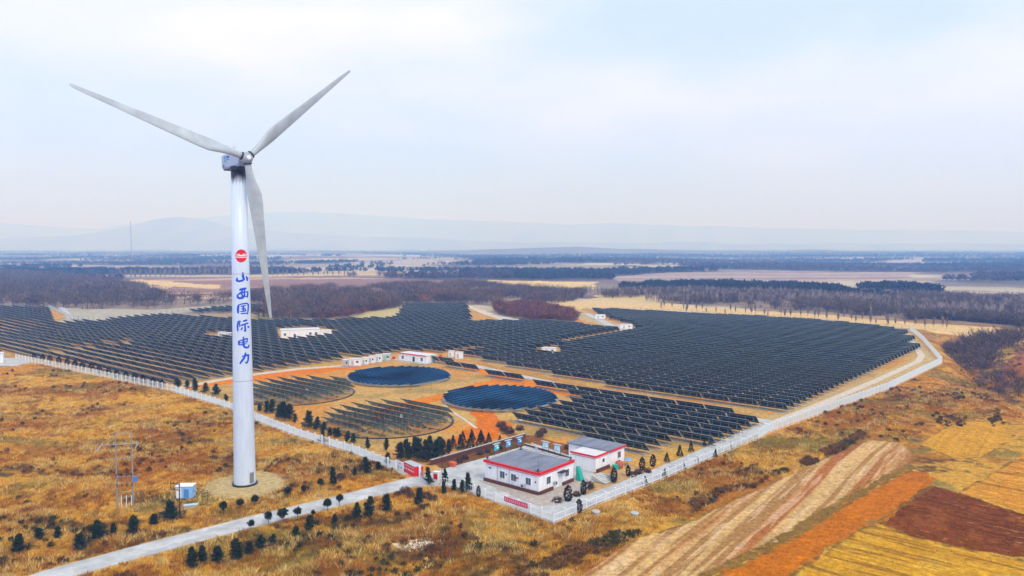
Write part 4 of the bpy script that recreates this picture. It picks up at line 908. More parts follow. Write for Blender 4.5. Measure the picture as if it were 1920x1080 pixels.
q = MB(); q.ring([np.stack([np.cos(a3) * r_, np.sin(a3) * r_, np.full(24, z)], 1) for r_, z in ((.95, 1.35), (.5, 1.55), (.06, 1.7))]); q.build('canopy', mat('blue_white_cloth', (.2, .4, .85), .6, noise=.8, nscale=1.5), t)
g = G(1084, 903); t = thing('tarpaulin_shelter', 'tall narrow teal tarpaulin leaning on the right corner of the office', 'shelter', (g[0], g[1], 0), ANG)
q = MB(); q.add(np.array([(-.6, 0, 0), (.75, 0, 0), (-.35, .15, 3.0), (-.6, .15, 3.0), (-.6, 1.3, 0), (.75, 1.3, 0), (-.35, 1.2, 2.8), (-.6, 1.2, 2.8)]), [(0, 1, 2, 3), (1, 5, 6, 2), (5, 4, 7, 6), (4, 0, 3, 7), (3, 2, 6, 7)]); q.build('sheet', M_teal, t)
g = G(849, 875); t = thing('skip', 'small orange red skip beside the low brick wall', 'bin', (g[0], g[1], 0), ANG); q = MB(); q.ring([np.array([(-.6, -.4, 0), (.6, -.4, 0), (.6, .4, 0), (-.6, .4, 0)]), np.array([(-.8, -.5, 1.0), (.8, -.5, 1.0), (.8, .5, 1.0), (-.8, .5, 1.0)])]); q.build('body', mat('orange_red', (.7, .12, .03), .6), t)
def rock(px, py, r_, label, m_, flat=.6):
    g = G(px, py); rnd = np.random.default_rng(int(px)); bm = bmesh.new(); bmesh.ops.create_icosphere(bm, subdivisions=2, radius=r_)
    for v in bm.verts: v.co *= rnd.uniform(.78, 1.15); v.co.z *= flat
    me = bpy.data.meshes.new('rock'); bm.to_mesh(me); bm.free(); me.materials.append(m_); o = bpy.data.objects.new('rock', me); COL.objects.link(o); o.location = (g[0], g[1], hz(*g) + r_ * flat * .45); tag(o, label, 'rock')
rock(997, 838, .6, 'ochre ornamental rock at the back corner of the yard', M_yellow, 1.2)
rock(1005, 843, .5, 'bluish grey rock right of the ochre rock in the yard', mat('blue_grey_rock', (.3, .33, .5), .9), .8)
for px, py, lb in ((1117, 964, 'smaller pale slab lying in the dry grass below the right fence'), (1190, 966, 'larger pale slab lying in the dry grass below the right fence')):
    g = G(px, py); t = thing('manhole_slab', lb, 'slab', (g[0], g[1], hz(*g) + .25), .3); q = MB(); q.ring([np.stack([np.cos(a3) * .65, np.sin(a3) * .8, np.full(24, z)], 1) for z in (-.5, .22)]); q.build('collar', M_conc2, t); q = MB(); q.ring([np.stack([np.cos(a3) * .72, np.sin(a3) * .88, np.full(24, z)], 1) for z in (.22, .34)]); q.build('lid', M_conc, t)

# utility structures ----------------------------------------------------------------
gl = G(220, 948); gr = G(250, 946); z0 = hz(*gl); Ln = float(np.linalg.norm(gr - gl))
t = thing('utility_pole_frame', 'tall twin concrete pole frame with cross arms and insulators in the dry grass', 'utility pole', (gl[0], gl[1], z0 - .1), math.atan2(gr[1] - gl[1], gr[0] - gl[0]))
for x in (0, Ln): q = MB(); q.bar((x, 0, 0), (x, 0, 14.3), .15, .09, n=10); q.build('pole', mat('pole_concrete', (.30, .31, .27), .9, noise=.2), t)
for z, e0, e1, r_ in ((14.1, 0, 0, .08), (11.9, -2.4, 1.1, .12), (9.3, -1.5, .6, .09), (6.0, -.2, .1, .12), (4.7, -.1, .1, .09), (3.2, -.3, .2, .07), (2.1, -.1, .1, .07)):
    q = MB(); q.bar((-0.0 + e0, -.15, z), (Ln + e1, -.15, z), r_ * .65, n=4); ca = q.build('cross_arm', M_steel, t)
    if z in (11.9, 6.0, 4.7):
        q = MB()
        for k in range(4): xx = e0 + .2 + (Ln + e1 - e0 - .4) * k / 3; q.bar((xx, -.15, z), (xx, -.15, z + (.45 if z != 4.7 else -.6)), .09, n=8)
        q.build('insulators', M_dark if z != 11.9 else M_cover, ca)
for k in range(3): q = MB(); q.bar((.8 + k * .85, -.3, 0), (.8 + k * .85, -.3, 2.5), .07, n=6); q.build('cable_riser', M_white, t)
q = MB(); q.box((Ln + .5, -.2, 5.4), (.7, .5, .9)); q.build('switch_box', mat('blue_enamel', (.10, .22, .5), .5), t)
q = MB(); q.bar((-2.4, -.15, 11.9), (-3.1, -.4, 10.9), .12, n=6); q.bar((Ln + 1.1, -.15, 11.9), (Ln + .7, -.3, 11.2), .1, n=6); q.build('arm_insulators', M_cover, t)
g = G(337.5, 964); t = thing('transformer_pole', 'slim pole with small stacked cross arms beside the blue cabinet', 'utility pole', (g[0], g[1], hz(*g) - .1), -.35)
q = MB(); q.bar((0, 0, 0), (0, 0, 6.3), .12, .09, n=8); q.build('pole', M_bark, t)
for z in (6.0, 4.9): q = MB(); q.bar((-2.0, 0, z), (.2, 0, z), .07, n=4); [q.bar((x, 0, z), (x, 0, z + .35), .07, n=6) for x in (-1.9, -1.2, -.5)]; q.build('cross_arm', M_dark, t)
q = MB(); q.bar((-2.0, 0, 6.0), (-2.0, 0, 4.9), .05, n=4); q.build('brace', M_dark, t)
a = G(330, 941.5); t = thing('transformer_cabinet', 'blue and white transformer cabinet on short legs near the turbine pad', 'cabinet', (a[0], a[1], hz(*a)), .06)
q = MB(); q.box((1.5, .9, 1.55), (3.0, 1.8, 2.2)); q.build('body', mat('light_blue_enamel', (.30, .55, .85), .45, noise=.15), t); q = MB(); q.box((1.5, .9, 2.72), (3.2, 2.0, .14)); q.build('roof', M_white, t)
q = MB(); q.box((.55, -.03, 1.5), (.9, .06, 1.9)); q.build('white_panel', M_white, t); q = MB(); q.box((1.9, -.03, 1.4), (.9, .06, 1.6)); q.build('door', mat('mid_blue_enamel', (.08, .27, .6), .45), t)
for x in (.15, 2.85): q = MB(); q.box((x, .9, .25), (.2, 1.7, .5)); q.build('leg', M_dark, t)
a = G(345, 955); t = thing('concrete_plinth', 'low pale concrete block in the grass in front of the blue cabinet', 'block', (a[0], a[1], hz(*a)), .35); q = MB(); q.box((1.1, .4, .35), (2.3, .9, .8)); q.build('block', M_conc, t)
q = MB(); q.box((1.1, .4, .78), (2.4, 1.0, .08)); q.build('cover', mat('pale_teal', (.45, .62, .62), .7), t)
a = G(379, 944); t = thing('pipe_frame', 'thin dark green pipe frame right of the blue cabinet', 'frame', (a[0], a[1], hz(*a)), .8)
mg = mat('dark_green_metal', (.03, .09, .05), .6); q = MB()
for x in (0, 1.0): q.bar((x, 0, 0), (x, 0, 2.2), .05, n=6)
q.build('posts', mg, t); q = MB(); [q.bar((0, 0, z), (1.0, 0, z), .04, n=4) for z in (.5, 1.1, 1.7, 2.15)]; q.bar((0, 0, 2.2), (-1.6, .8, 2.4), .03, n=4); q.build('bars', mg, t)
# lamp posts
def lamp(px, py, hpx, label, grp='thin lamp posts along the right road'):
    g = G(px, py); hh = hpx / FPX * g[1]; t = thing('lamp_post', label, 'lamp post', (g[0], g[1], hz(*g)), 0, grp)
    q = MB(); q.bar((0, 0, 0), (0, 0, hh), .08, .05, n=8); q.build('pole', M_white, t); q = MB(); q.bar((0, 0, hh), (.5, -.2, hh + .15), .035, n=6); q.box((.55, -.22, hh + .15), (.45, .2, .1)); q.build('lamp_head', M_cover, t)
lamp(1038, 984, 46, 'white lamp post at the corner where the two yard fences meet'); lamp(1353, 850, 30, 'lamp post on the fence two columns right of the small junipers')
lamp(1388, 832, 26, 'slender lamp post near the junction of the two concrete roads'); lamp(1290, 880, 30, 'slender lamp post on the fence below the row of conifers'); lamp(1182, 925, 34, 'slender lamp post on the fence below the annex')
g = G(829, 925); t = thing('flag_pole', 'thin dark pole standing between the gate pillar and the right pine', 'pole', (g[0], g[1], 0)); q = MB(); q.bar((0, 0, 0), (0, 0, 7.6), .07, .05, n=8); q.build('shaft', M_dark, t); q = MB(); q.bar((0, 0, 7.6), (0, 0, 7.75), .1, n=8); q.build('finial', M_dark, t)
# far lattice mast
g = G(247, 492); t = thing('radio_mast', 'very thin tall guyed mast rising from the hazy plain left of the turbine', 'radio mast', (g[0], g[1], hz(*g) - 1)); q = MB(); hm = 130
for a in range(3): q.bar((math.cos(a * 2.094) * .9, math.sin(a * 2.094) * .9, 0), (math.cos(a * 2.094) * .6, math.sin(a * 2.094) * .6, hm), .22, n=4)
for k in range(44): z = k * 3; q.bar((math.cos((k % 3) * 2.094) * .8, math.sin((k % 3) * 2.094) * .8, z), (math.cos((k + 1) % 3 * 2.094) * .8, math.sin((k + 1) % 3 * 2.094) * .8, z + 3), .12, n=3)
q.build('lattice', M_steel, t); q = MB()
for a in range(3): q.bar((math.cos(a * 2.094) * 50, math.sin(a * 2.094) * 50, 0), (0, 0, hm * .8), .05, n=3)
q.build('guy_wires', M_wire, t)

# ------------------------------------------------------------------ vegetation
R = np.random.default_rng(7)
def tris_from(c, d, l, w, rg):
    """blades: base centre c, unit direction d, length l, base width w"""
    n = len(c); s = rg.normal(size=(n, 3)); s -= (s * d).sum(1)[:, None] * d; s /= np.linalg.norm(s, axis=1)[:, None]
    return np.stack([c - s * w[:, None] / 2, c + s * w[:, None] / 2, c + d * l[:, None]], 1)
def unit(v): return v / np.linalg.norm(v, axis=-1, keepdims=True)
def tone(n, a, b, rg, k=1.0): t = rg.random(n) ** k; return np.array(a) + (np.array(b) - np.array(a)) * t[:, None]
def crown_mesh(name, kind, seed, dark=(.006, .014, .006), light=(.035, .065, .020), col2=None):
    rg = np.random.default_rng(seed); C = []
    if kind == 'pine':       # unit height 1, irregular tiers
        lean = rg.normal(size=2) * .03; a0 = rg.random() * 6
        for k in range(17):
            z = .15 + .80 * (k / 17) ** .9; rad = (.30 * (1 - z) ** .8 + .02) * rg.uniform(.55, 1.3)
            for j in range(rg.integers(3, 7)):
                a = rg.random() * 6.283; bite = .75 + .35 * math.sin(2 * a + a0)
                for q in np.linspace(.35, 1, 3): C.append((math.cos(a) * rad * q * bite + lean[0] * z, math.sin(a) * rad * q * bite + lean[1] * z, z + .05 * q * (1 - z)))
        r_ = .055; nb = 13; lb, wb_ = .085, .026
    elif kind == 'round':    # young pine on a bare stem
        for k in range(150):
            v = unit(rg.normal(size=3)); q = rg.random() ** .45; C.append((v[0] * .27 * q * (1 + .25 * math.sin(3 * v[1] + seed)), v[1] * .27 * q, .66 + v[2] * .27 * q))
        r_ = .06; nb = 11; lb, wb_ = .10, .032
    elif kind == 'column':   # clipped juniper
        for k in range(260):
            a = rg.random() * 6.283; z = rg.random(); rad = .17 * math.sqrt(max(0, 1 - (2 * z - .92) ** 2 * .97)) * rg.uniform(.72, 1.02); C.append((math.cos(a) * rad, math.sin(a) * rad, .03 + z * .95))
        r_ = .03; nb = 11; lb, wb_ = .05, .024
    elif kind == 'cone':
        for k in range(230):
            a = rg.random() * 6.283; z = rg.random() ** 1.25; rad = (.27 * (1 - z) + .015) * rg.uniform(.6, 1.08); C.append((math.cos(a) * rad, math.sin(a) * rad, .08 + z * .9))
        r_ = .035; nb = 11; lb, wb_ = .06, .028
    elif kind == 'shrub':
        for k in range(120):
            v = unit(rg.normal(size=3)); v[2] = abs(v[2]); q = rg.random() ** .5; C.append((v[0] * .55 * q, v[1] * .55 * q, v[2] * .62 * q + .05))
        r_ = .10; nb = 9; lb, wb_ = .22, .035
    C = np.array(C); tn = tone(len(C), dark, light, rg, 1.8)
    cc = np.repeat(C, nb, 0) + rg.normal(size=(len(C) * nb, 3)) * r_ * .5
    ax = np.array([0, 0, .35]); d = unit(rg.normal(size=cc.shape) * .8 + unit(cc - np.array([0, 0, .4])) + [0, 0, .5])
    l = rg.uniform(.6, 1.4, len(cc)) * lb; w = rg.uniform(.6, 1.3, len(cc)) * wb_
    Vv = tris_from(cc, d, l, w, rg).reshape(-1, 3); T = np.arange(len(Vv)).reshape(-1, 3)
    cols = np.repeat(np.repeat(tn, nb, 0) * rg.uniform(.7, 1.35, (len(cc), 1)), 3, 0)
    o = tri_mesh(name, Vv, T, cols, M_needle); me = o.data; bpy.data.objects.remove(o); return me
def trunk_mesh(h0, r0):
    q = MB(); q.bar((0, 0, -.03), (.01, 0, h0 * .5), r0, r0 * .75, n=7, cap=False); q.bar((.01, 0, h0 * .5), (0, .008, h0), r0 * .75, r0 * .35, n=7)
    for k in range(5): a = k * 2.3; z = h0 * (.35 + .12 * k); q.bar((0, 0, z), (math.cos(a) * .13, math.sin(a) * .13, z + .07), r0 * .35, r0 * .12, n=4)
    o = q.build('trunk', M_bark); me = o.data; bpy.data.objects.remove(o); return me
KIND = {}
for k, nv in (('pine', 5), ('round', 4), ('column', 2), ('cone', 3)):
    dk, lt = ((.008, .010, .006), (.035, .030, .018)) if k == 'column' else ((.008, .018, .008), (.05, .085, .028))
    KIND[k] = ([crown_mesh('crown', k, 100 + i * 7 + len(k), dk, lt) for i in range(nv)], trunk_mesh({'pine': .8, 'round': .72, 'column': .8, 'cone': .85}[k], {'pine': .014, 'round': .016, 'column': .012, 'cone': .013}[k]))
NT = 0
def tree(kind, px, py, hpx, label, group, name='pine_tree', cat='tree', wid=1.0):
    global NT
    g = G(px, py); z = hz(*g); h = max(.8, hpx / FPX * math.hypot(*g) * 1.04); crs, tr = KIND[kind]
    t = thing(name, label, cat, (g[0], g[1], z), R.random() * 6.28, group); s = h; t.rotation_euler.x = R.normal() * .045; t.rotation_euler.y = R.normal() * .045
    c = bpy.data.objects.new('crown', crs[NT % len(crs)]); COL.objects.link(c); c.parent = t; wj = wid * R.uniform(.88, 1.15); c.scale = (s * wj, s * wj * R.uniform(.9, 1.1), s)
    k = bpy.data.objects.new('trunk', tr); COL.objects.link(k); k.parent = t; k.scale = (s, s, s); NT += 1
    return t
def line(kind, items, lab, group, **k):
    n = len(items)
    for i, it in enumerate(items):
        tree(kind, it[0], it[1], it[2], lab % ordinal(i + 1), group, **k)
line('round', [(419, 966, 26), (450, 957, 20), (478, 952, 22), (539, 932, 22), (570, 928, 20), (601, 917, 19)], 'small stemmed pine, %s from left along the turbine side of the entry road', 'young pines beside the entry road')
line('round', [(471, 995, 20), (504, 985, 26), (531, 982, 29), (558, 974, 23), (587, 970, 14), (614, 959, 24), (637, 950, 24)], 'small stemmed pine, %s from left along the field side of the entry road', 'young pines beside the entry road')
line('pine', [(30, 1035, 30), (75, 1010, 20), (108, 1005, 20), (150, 1022, 27), (180, 1005, 34), (216, 995, 18), (249, 995, 30), (288, 977, 20), (319, 967, 32)], 'dark bushy pine, %s from left below the twin pole frame', 'bushy pines in the lower left grass', wid=1.6)
line('pine', [(362, 1062, 36), (382, 1050, 28), (408, 1047, 30), (445, 1041, 38), (467, 1030, 24), (490, 1024, 24), (511, 1020, 20), (555, 1004, 19), (580, 998, 28), (627, 987, 21)], 'dark bushy pine, %s from left in the loose line below the road', 'bushy pines below the road', wid=1.5)
line('pine', [(669, 978, 33), (692, 974, 38), (725, 960, 36), (784, 948, 34)], 'large dark pine, %s from left in the golden grass below the gate', 'large pines below the gate', wid=1.15)
line('pine', [(625, 912, 34), (665, 896, 18), (687, 891, 31), (709, 884, 18), (727, 872, 24)], 'pine in rough grass left of the red entrance wall, %s from left', 'pines left of the entrance', wid=1.2)
line('pine', [(805, 909, 34), (834, 905, 26), (834, 928, 24), (851, 923, 25), (866, 924, 24), (879, 922, 36)], 'dark pine, %s from left in the cluster right of the gate', 'pines right of the gate')
line('pine', [(690, 842, 22), (724, 846, 24)], 'pine behind the gate end of the picket fence, %s from left', 'pines behind the picket fence')
line('pine', [(752, 864, 34), (768, 862, 38), (784, 862, 41), (799, 866, 40), (814, 862, 38), (829, 857, 34), (842, 852, 28), (776, 852, 32), (806, 850, 32), (824, 848, 28)], 'big dark pine, %s in the dense dark clump beside the brick wall', 'dense clump of pines by the brick wall', wid=1.25)
line('cone', [(850, 841, 24), (865, 843, 28), (882, 841, 28), (902, 836, 28), (917, 831, 20), (937, 828, 12)], 'dark conifer, %s from left in the row above the low brick wall', 'conifers above the brick wall', wid=1.1)
line('cone', [(868, 831, 22), (886, 827, 22), (903, 825, 18)], 'smaller conifer behind the brick wall row, %s from left', 'conifers above the brick wall', wid=1.1)
line('pine', [(334, 728, 18), (351, 728, 14), (367, 734, 22), (385, 737, 18), (405, 742, 20), (424, 752, 12)], 'dark pine, %s from left where the dirt track meets the picket fence', 'pines at the dirt track end', wid=1.2)
line('pine', [(487, 772, 15), (499, 775, 22), (510, 774, 24), (524, 784, 24), (532, 788, 34), (542, 789, 30), (553, 793, 16), (579, 804, 32), (594, 806, 24), (605, 812, 20), (618, 818, 16), (627, 816, 14), (606, 832, 22), (632, 822, 20), (650, 829, 20), (662, 831, 18)], 'dark pine, %s rightward from the tower behind the picket fence', 'pines behind the picket fence', wid=1.2)
line('column', [(64, 674, 10), (80, 677, 11), (95, 680, 12), (110, 683, 12), (126, 686, 12), (141, 690, 12), (156, 693, 12), (171, 696, 13), (187, 700, 13), (203, 704, 13), (219, 708, 13), (236, 711, 13), (252, 715, 14), (269, 719, 14), (287, 723, 14), (303, 727, 14)], 'small dark cypress, %s from left behind the long picket fence', 'dark cypresses behind the picket fence', name='cypress', wid=1.6)
for px, py, h, lb in ((1065, 940, 30, 'tall clipped juniper nearest the front corner of the office'), (1094, 928, 27, 'tall clipped juniper left of the concrete steps'), (1151, 904, 27, 'tall clipped juniper right of the concrete steps'), (1178, 893, 20, 'slim clipped juniper below the blue and white parasol'),
                      (1204, 882, 24, 'left one of the two clipped junipers beside the annex lawn'), (1224, 875, 22, 'right one of the two clipped junipers beside the annex lawn'), (1086, 962, 26, 'clipped juniper standing at the fence near the corner lamp post'), (897, 932, 21, 'clipped juniper at the left end of the yard fence')):
    tree('column', px, py, h, lb, 'clipped junipers round the office', name='juniper', wid=1.25)
line('cone', [(1210, 909, 16), (1246, 894, 15), (1282, 879, 13), (1307, 867, 12), (1341, 857, 14), (1369, 841, 12)], 'tiny conifer, %s from left along the fence of the right road', 'tiny conifers along the right fence')
line('cone', [(1250, 866, 17), (1275, 855, 20), (1296, 847, 20), (1321, 837, 13), (1332, 833, 14)], 'small conifer, %s from left between the right road and the panels', 'small conifers beside the right road')
# bare trees ------------------------------------------------------------------
def bare_tree_mesh(seed, n, w0, poplar=False, base=(.045, .032, .026), tip=(.21, .135, .095)):
    rg = np.random.default_rng(seed); V = []; Cc = []
    q = rg.random(n); z = (.25 + .7 * q) if not poplar else (.2 + .78 * q)
    a = rg.random(n) * 6.283; spread_ = (.18 if poplar else .62)
    c = np.stack([np.cos(a) * .03, np.sin(a) * .03, z * .55 + .05], 1)
    d = unit(np.stack([np.cos(a) * spread_, np.sin(a) * spread_, np.full(n, .75 if not poplar else 1.4)], 1) + rg.normal(size=(n, 3)) * .22)
    l = rg.uniform(.25, .5, n); st = c + d * (l * rg.uniform(0, .75, n) * (0 if poplar else 1))[:, None]
    st[:, :2] += rg.normal(size=(n, 2)) * (.02 if poplar else .10); st[:, 2] = np.clip(st[:, 2] + rg.normal(size=n) * .06, .12, .9)
    w = rg.uniform(.5, 1.3, n) * w0; tr = tris_from(st, d, l * .62, w, rg)
    V = tr.reshape(-1, 3); cols = np.repeat(tone(n, base, tip, rg), 3, 0); T = np.arange(len(V)).reshape(-1, 3)
    return V, T, cols
BV = [bare_tree_mesh(500 + i, 230, .03) for i in range(4)]; BR = [bare_tree_mesh(520 + i, 230, .035, base=(.10, .035, .025), tip=(.22, .09, .05)) for i in range(2)]; PV_ = [bare_tree_mesh(540 + i, 90, .035, True, (.16, .12, .11), (.36, .28, .25)) for i in range(3)]
def to_me(v, nm):
    o = tri_mesh(nm, *v, M_wood); me = o.data; bpy.data.objects.remove(o); return me
KIND['bare'] = ([to_me(v, 'crown') for v in BV], trunk_mesh(.55, .018)); KIND['red'] = ([to_me(v, 'crown') for v in BR], trunk_mesh(.5, .018)); KIND['poplar'] = ([to_me(v, 'crown') for v in PV_], trunk_mesh(.9, .011))
gro = []
rg = np.random.default_rng(77)
def grove(P, n, hlo, hhi, dmin):
    out = []; tries = 0
    while len(out) < n and tries < 6000:
        tries += 1; px = rg.uniform(P[:, 0].min(), P[:, 0].max()); py = rg.uniform(P[:, 1].min(), P[:, 1].max())
        if inpoly(np.array([px]), np.array([py]), P)[0] and all(np.hypot(px - o[0], (py - o[1]) * 2.5) > dmin for o in out): out.append((px, py, rg.uniform(hlo, hhi)))
    return out
g1 = sorted(grove(np.array([(1768, 645), (1800, 640), (1860, 638), (1930, 642), (1930, 652), (1880, 662), (1850, 684), (1825, 680), (1795, 664)], float), 36, 20, 34, 9))
line('bare', g1, 'brown leafless tree, %s from left in the grove along the gully', 'leafless trees in the gully grove', name='leafless_tree', wid=1.25)
g2 = sorted(grove(np.array([(1840, 695), (1880, 690), (1925, 712), (1925, 730), (1880, 728), (1852, 712)], float), 7, 20, 30, 14))
line('bare', g2, 'leafless tree, %s from left in the lower end of the gully', 'leafless trees in the lower gully', name='leafless_tree', wid=1.2)
line('bare', [(322, 574, 24), (372, 572, 24), (395, 574, 14), (655, 521, 11), (663, 521, 13), (712, 520, 13), (722, 521, 13), (731, 522, 14), (742, 520, 13), (751, 521, 13), (795, 501, 8), (770, 506, 7)], 'solitary leafless tree standing in the far brown fields, %s from left', 'lone leafless trees in the far fields', name='leafless_tree', wid=1.2)
rgp = np.random.default_rng(5)
line('poplar', [(225 + i * 9.3 + (i % 3), 519 - i * .15, 15 + (i * 7 % 5)) for i in range(26)], 'thin poplar, %s from left in the roadside row beyond the left wood', 'poplars in the far roadside row', name='poplar', wid=1.2)
line('poplar', [(500 + i * 9.5 + (i * 5 % 4), 516 + (i % 2), 11 + (i * 7 % 5)) for i in range(18)], 'thin poplar, %s from left in the row across the far fields', 'poplars across the far fields', name='poplar', wid=1.2)
line('poplar', [(1235 + i * 13.2 + rgp.uniform(-7, 7), 575 + i * .95 + rgp.uniform(-2, 5), rgp.uniform(12, 26)) for i in range(42)], 'slender bare poplar, %s from left in the front row beyond the panels', 'poplars behind the panel field', name='poplar', wid=1.0)

# woods that read as one mass ----------------------------------------------------
def scatter(P, n, seed, dens=None):
    rg = np.random.default_rng(seed); lo, hi = P.min(0), P.max(0); out = []; tot = 0
    while tot < n:
        q = rg.uniform(lo, hi, (n * 3, 2)); m = inpoly(q[:, 0], q[:, 1], P)
        if dens is not None: m &= rg.random(len(q)) < dens(q[:, 0], q[:, 1])
        q = q[m]; out.append(q); tot += len(q)
        if len(out) > 60: break
    return np.vstack(out)[:n]
def forest(name, label, P, n, hr, protos, seed, wid=1.0, tint=None, dens=None, cat='wood', group=None):
    XY = scatter(P, n, seed, dens) if P is not None else n
    rg = np.random.default_rng(seed + 1); Z = hgt(XY[:, 0], XY[:, 1]); VV = []; TT_ = []; CC = []; o_ = 0
    pick = rg.integers(0, len(protos), len(XY))
    for k, (v, t, c) in enumerate(protos):
        s = np.where(pick == k)[0]
        if not len(s): continue
        h = rg.uniform(*hr, len(s)); a = rg.random(len(s)) * 6.283; ca, sa = np.cos(a)[:, None], np.sin(a)[:, None]; w = wid * rg.uniform(.8, 1.25, len(s))
        x = (v[:, 0] * ca - v[:, 1] * sa) * (h * w)[:, None] + XY[s, 0][:, None]; y = (v[:, 0] * sa + v[:, 1] * ca) * (h * w)[:, None] + XY[s, 1][:, None]; z = v[:, 2] * h[:, None] + Z[s][:, None]
        V = np.stack([x, y, z], -1).reshape(-1, 3); VV.append(V); TT_.append((t[None] + (np.arange(len(s)) * len(v))[:, None, None]).reshape(-1, 3) + o_); o_ += len(V)
        tn = rg.uniform(.65, 1.4, (len(s), 1, 1)); cc = c[None] * tn
        if tint is not None: m = rg.random((len(s), 1, 1)) < .35; cc = np.where(m, cc * np.array(tint), cc)
        CC.append(cc.reshape(-1, 3))
    return tag(tri_mesh(name, np.vstack(VV), np.vstack(TT_), np.vstack(CC), M_wood), label, cat, group, 'stuff')
def lod(seed, n, w0, **k): v = [bare_tree_mesh(seed + i, n, w0, **k) for i in range(3)]; return v
def add_trunk(p, r_, h_):
    v, t, c = p; q = np.array([(-r_, 0, -.05), (r_, 0, -.05), (0, 0, h_), (0, -r_, -.05), (0, r_, -.05), (0, 0, h_)]); return (np.vstack([v, q]), np.vstack([t, np.array([[0, 1, 2], [3, 4, 5]]) + len(v)]), np.vstack([c, np.tile([.06, .045, .045], (6, 1))]))
BROWN = [add_trunk(p, .02, .6) for p in lod(600, 110, .032, base=(.045, .034, .026), tip=(.21, .15, .10))]
MAUVE = [add_trunk(p, .012, .9) for p in lod(620, 34, .04, poplar=True, base=(.20, .155, .145), tip=(.44, .35, .31))]
REDDY = lod(640, 90, .05, base=(.10, .035, .025), tip=(.24, .09, .045))
def blob(seed, n, base, tip, w0=.16, conic=False):
    rg = np.random.default_rng(seed); v = unit(rg.normal(size=(n, 3))); c = v * np.array([.26, .26, .36]) * (rg.random(n) ** .3)[:, None] + [0, 0, .52]
    if conic: c = np.stack([v[:, 0] * .2 * (1.1 - (c[:, 2])), v[:, 1] * .2 * (1.1 - c[:, 2]), c[:, 2]], 1)
    d = unit(v + [0, 0, .6] + rg.normal(size=(n, 3)) * .4); tr = tris_from(c - d * .1, d, rg.uniform(.2, .34, n), rg.uniform(.6, 1.2, n) * w0, rg)
    V = tr.reshape(-1, 3); return V, np.arange(len(V)).reshape(-1, 3), np.repeat(tone(n, base, tip, rg), 3, 0)
FARB = [blob(660 + i, 22, (.035, .025, .028), (.12, .08, .075)) for i in range(3)]; FARG = [blob(670 + i, 26, (.008, .014, .012), (.025, .04, .03), .2) for i in range(3)]
forest('left_wood', 'dense leafless wood behind the left panel rows', WOODAREA[0], 2300, (5, 13), BROWN, 701, 1.25, dens=lambda x, y: sstep(.36, .56, fbm(x / 30, y / 40, 751, 3)))
forest('middle_wood', 'long brown wood between the panels and the far fields', WOODAREA[1], 2500, (4, 11), BROWN, 703, 1.25, tint=(1.4, 1.0, .8), dens=lambda x, y: sstep(.36, .56, fbm(x / 30, y / 50, 753, 3)))
forest('red_thicket', 'russet thicket enclosed by the curving pale track', WOODAREA[2], 700, (4, 7), REDDY, 705, 1.3, cat='thicket')
forest('brown_thicket', 'low brown thicket behind the substation building', poly([(560, 590), (600, 574), (680, 572), (735, 577), (700, 586), (660, 596), (600, 601)]), 900, (3, 5.5), REDDY, 707, 1.4, tint=(.7, .8, 1.0), cat='thicket')
forest('poplar_plantation', 'pale mauve plantation of bare poplars beyond the right panels', WOODAREA[3], 1700, (6, 11), MAUVE, 709, 1.1, dens=lambda x, y: sstep(.38, .56, fbm(x / 60, y / 40, 755, 3)))
forest('low_wood', 'low blue brown leafless wood mixed among the pale poplars', WOODAREA[3], 2400, (4, 9), BROWN, 719, 1.3, dens=lambda x, y: sstep(.40, .55, fbm(x / 50 + 9, y / 35, 759, 3)))
forest('conifer_belt', 'dark evergreen belt across the right middle distance', WOODAREA[4], 2400, (6, 11), FARG, 711, 1.2, dens=lambda x, y: sstep(.38, .55, fbm(x / 60, y / 90, 757, 3)))
forest('hedgerow', 'dark scrubby hedge line above the right grassland', poly([(1700, 601), (1760, 600), (1850, 606), (1940, 616), (1940, 608), (1850, 599), (1760, 594), (1700, 596)]), 520, (4, 8), BROWN, 713, 1.3, cat='hedge')
forest('gully_scrub', 'dark undergrowth filling the gully between the leafless trees', poly([(1765, 640), (1850, 630), (1940, 634), (1940, 668), (1885, 682), (1860, 705), (1930, 735), (1930, 745), (1870, 730), (1830, 700), (1790, 672)]), 260, (1.0, 3), BROWN, 715, 1.8, cat='scrub')
def far_pts(n, seed):
    rg = np.random.default_rng(seed); y = 1050 * (6.0) ** rg.random(n * 6); x = rg.uniform(-.86, .86, n * 6) * y
    m = belts(x, y) > .5
    for P in WOODAREA: m &= ~inpoly(x, y, P)
    return np.stack([x[m], y[m]], 1)[:n]
FP = far_pts(27000, 731); evg = fbm(FP[:, 0] / 500, FP[:, 1] / 700, 741, 3) + .10 * (FP[:, 0] > 0) > .53
forest('far_woods', 'hazy leafless woods scattered over the plain', None, FP[~evg], (7, 12), FARB, 733, 1.5)
forest('far_woods', 'hazy blue evergreen woods scattered over the plain', None, FP[evg], (7, 12), FARG, 735, 1.6)

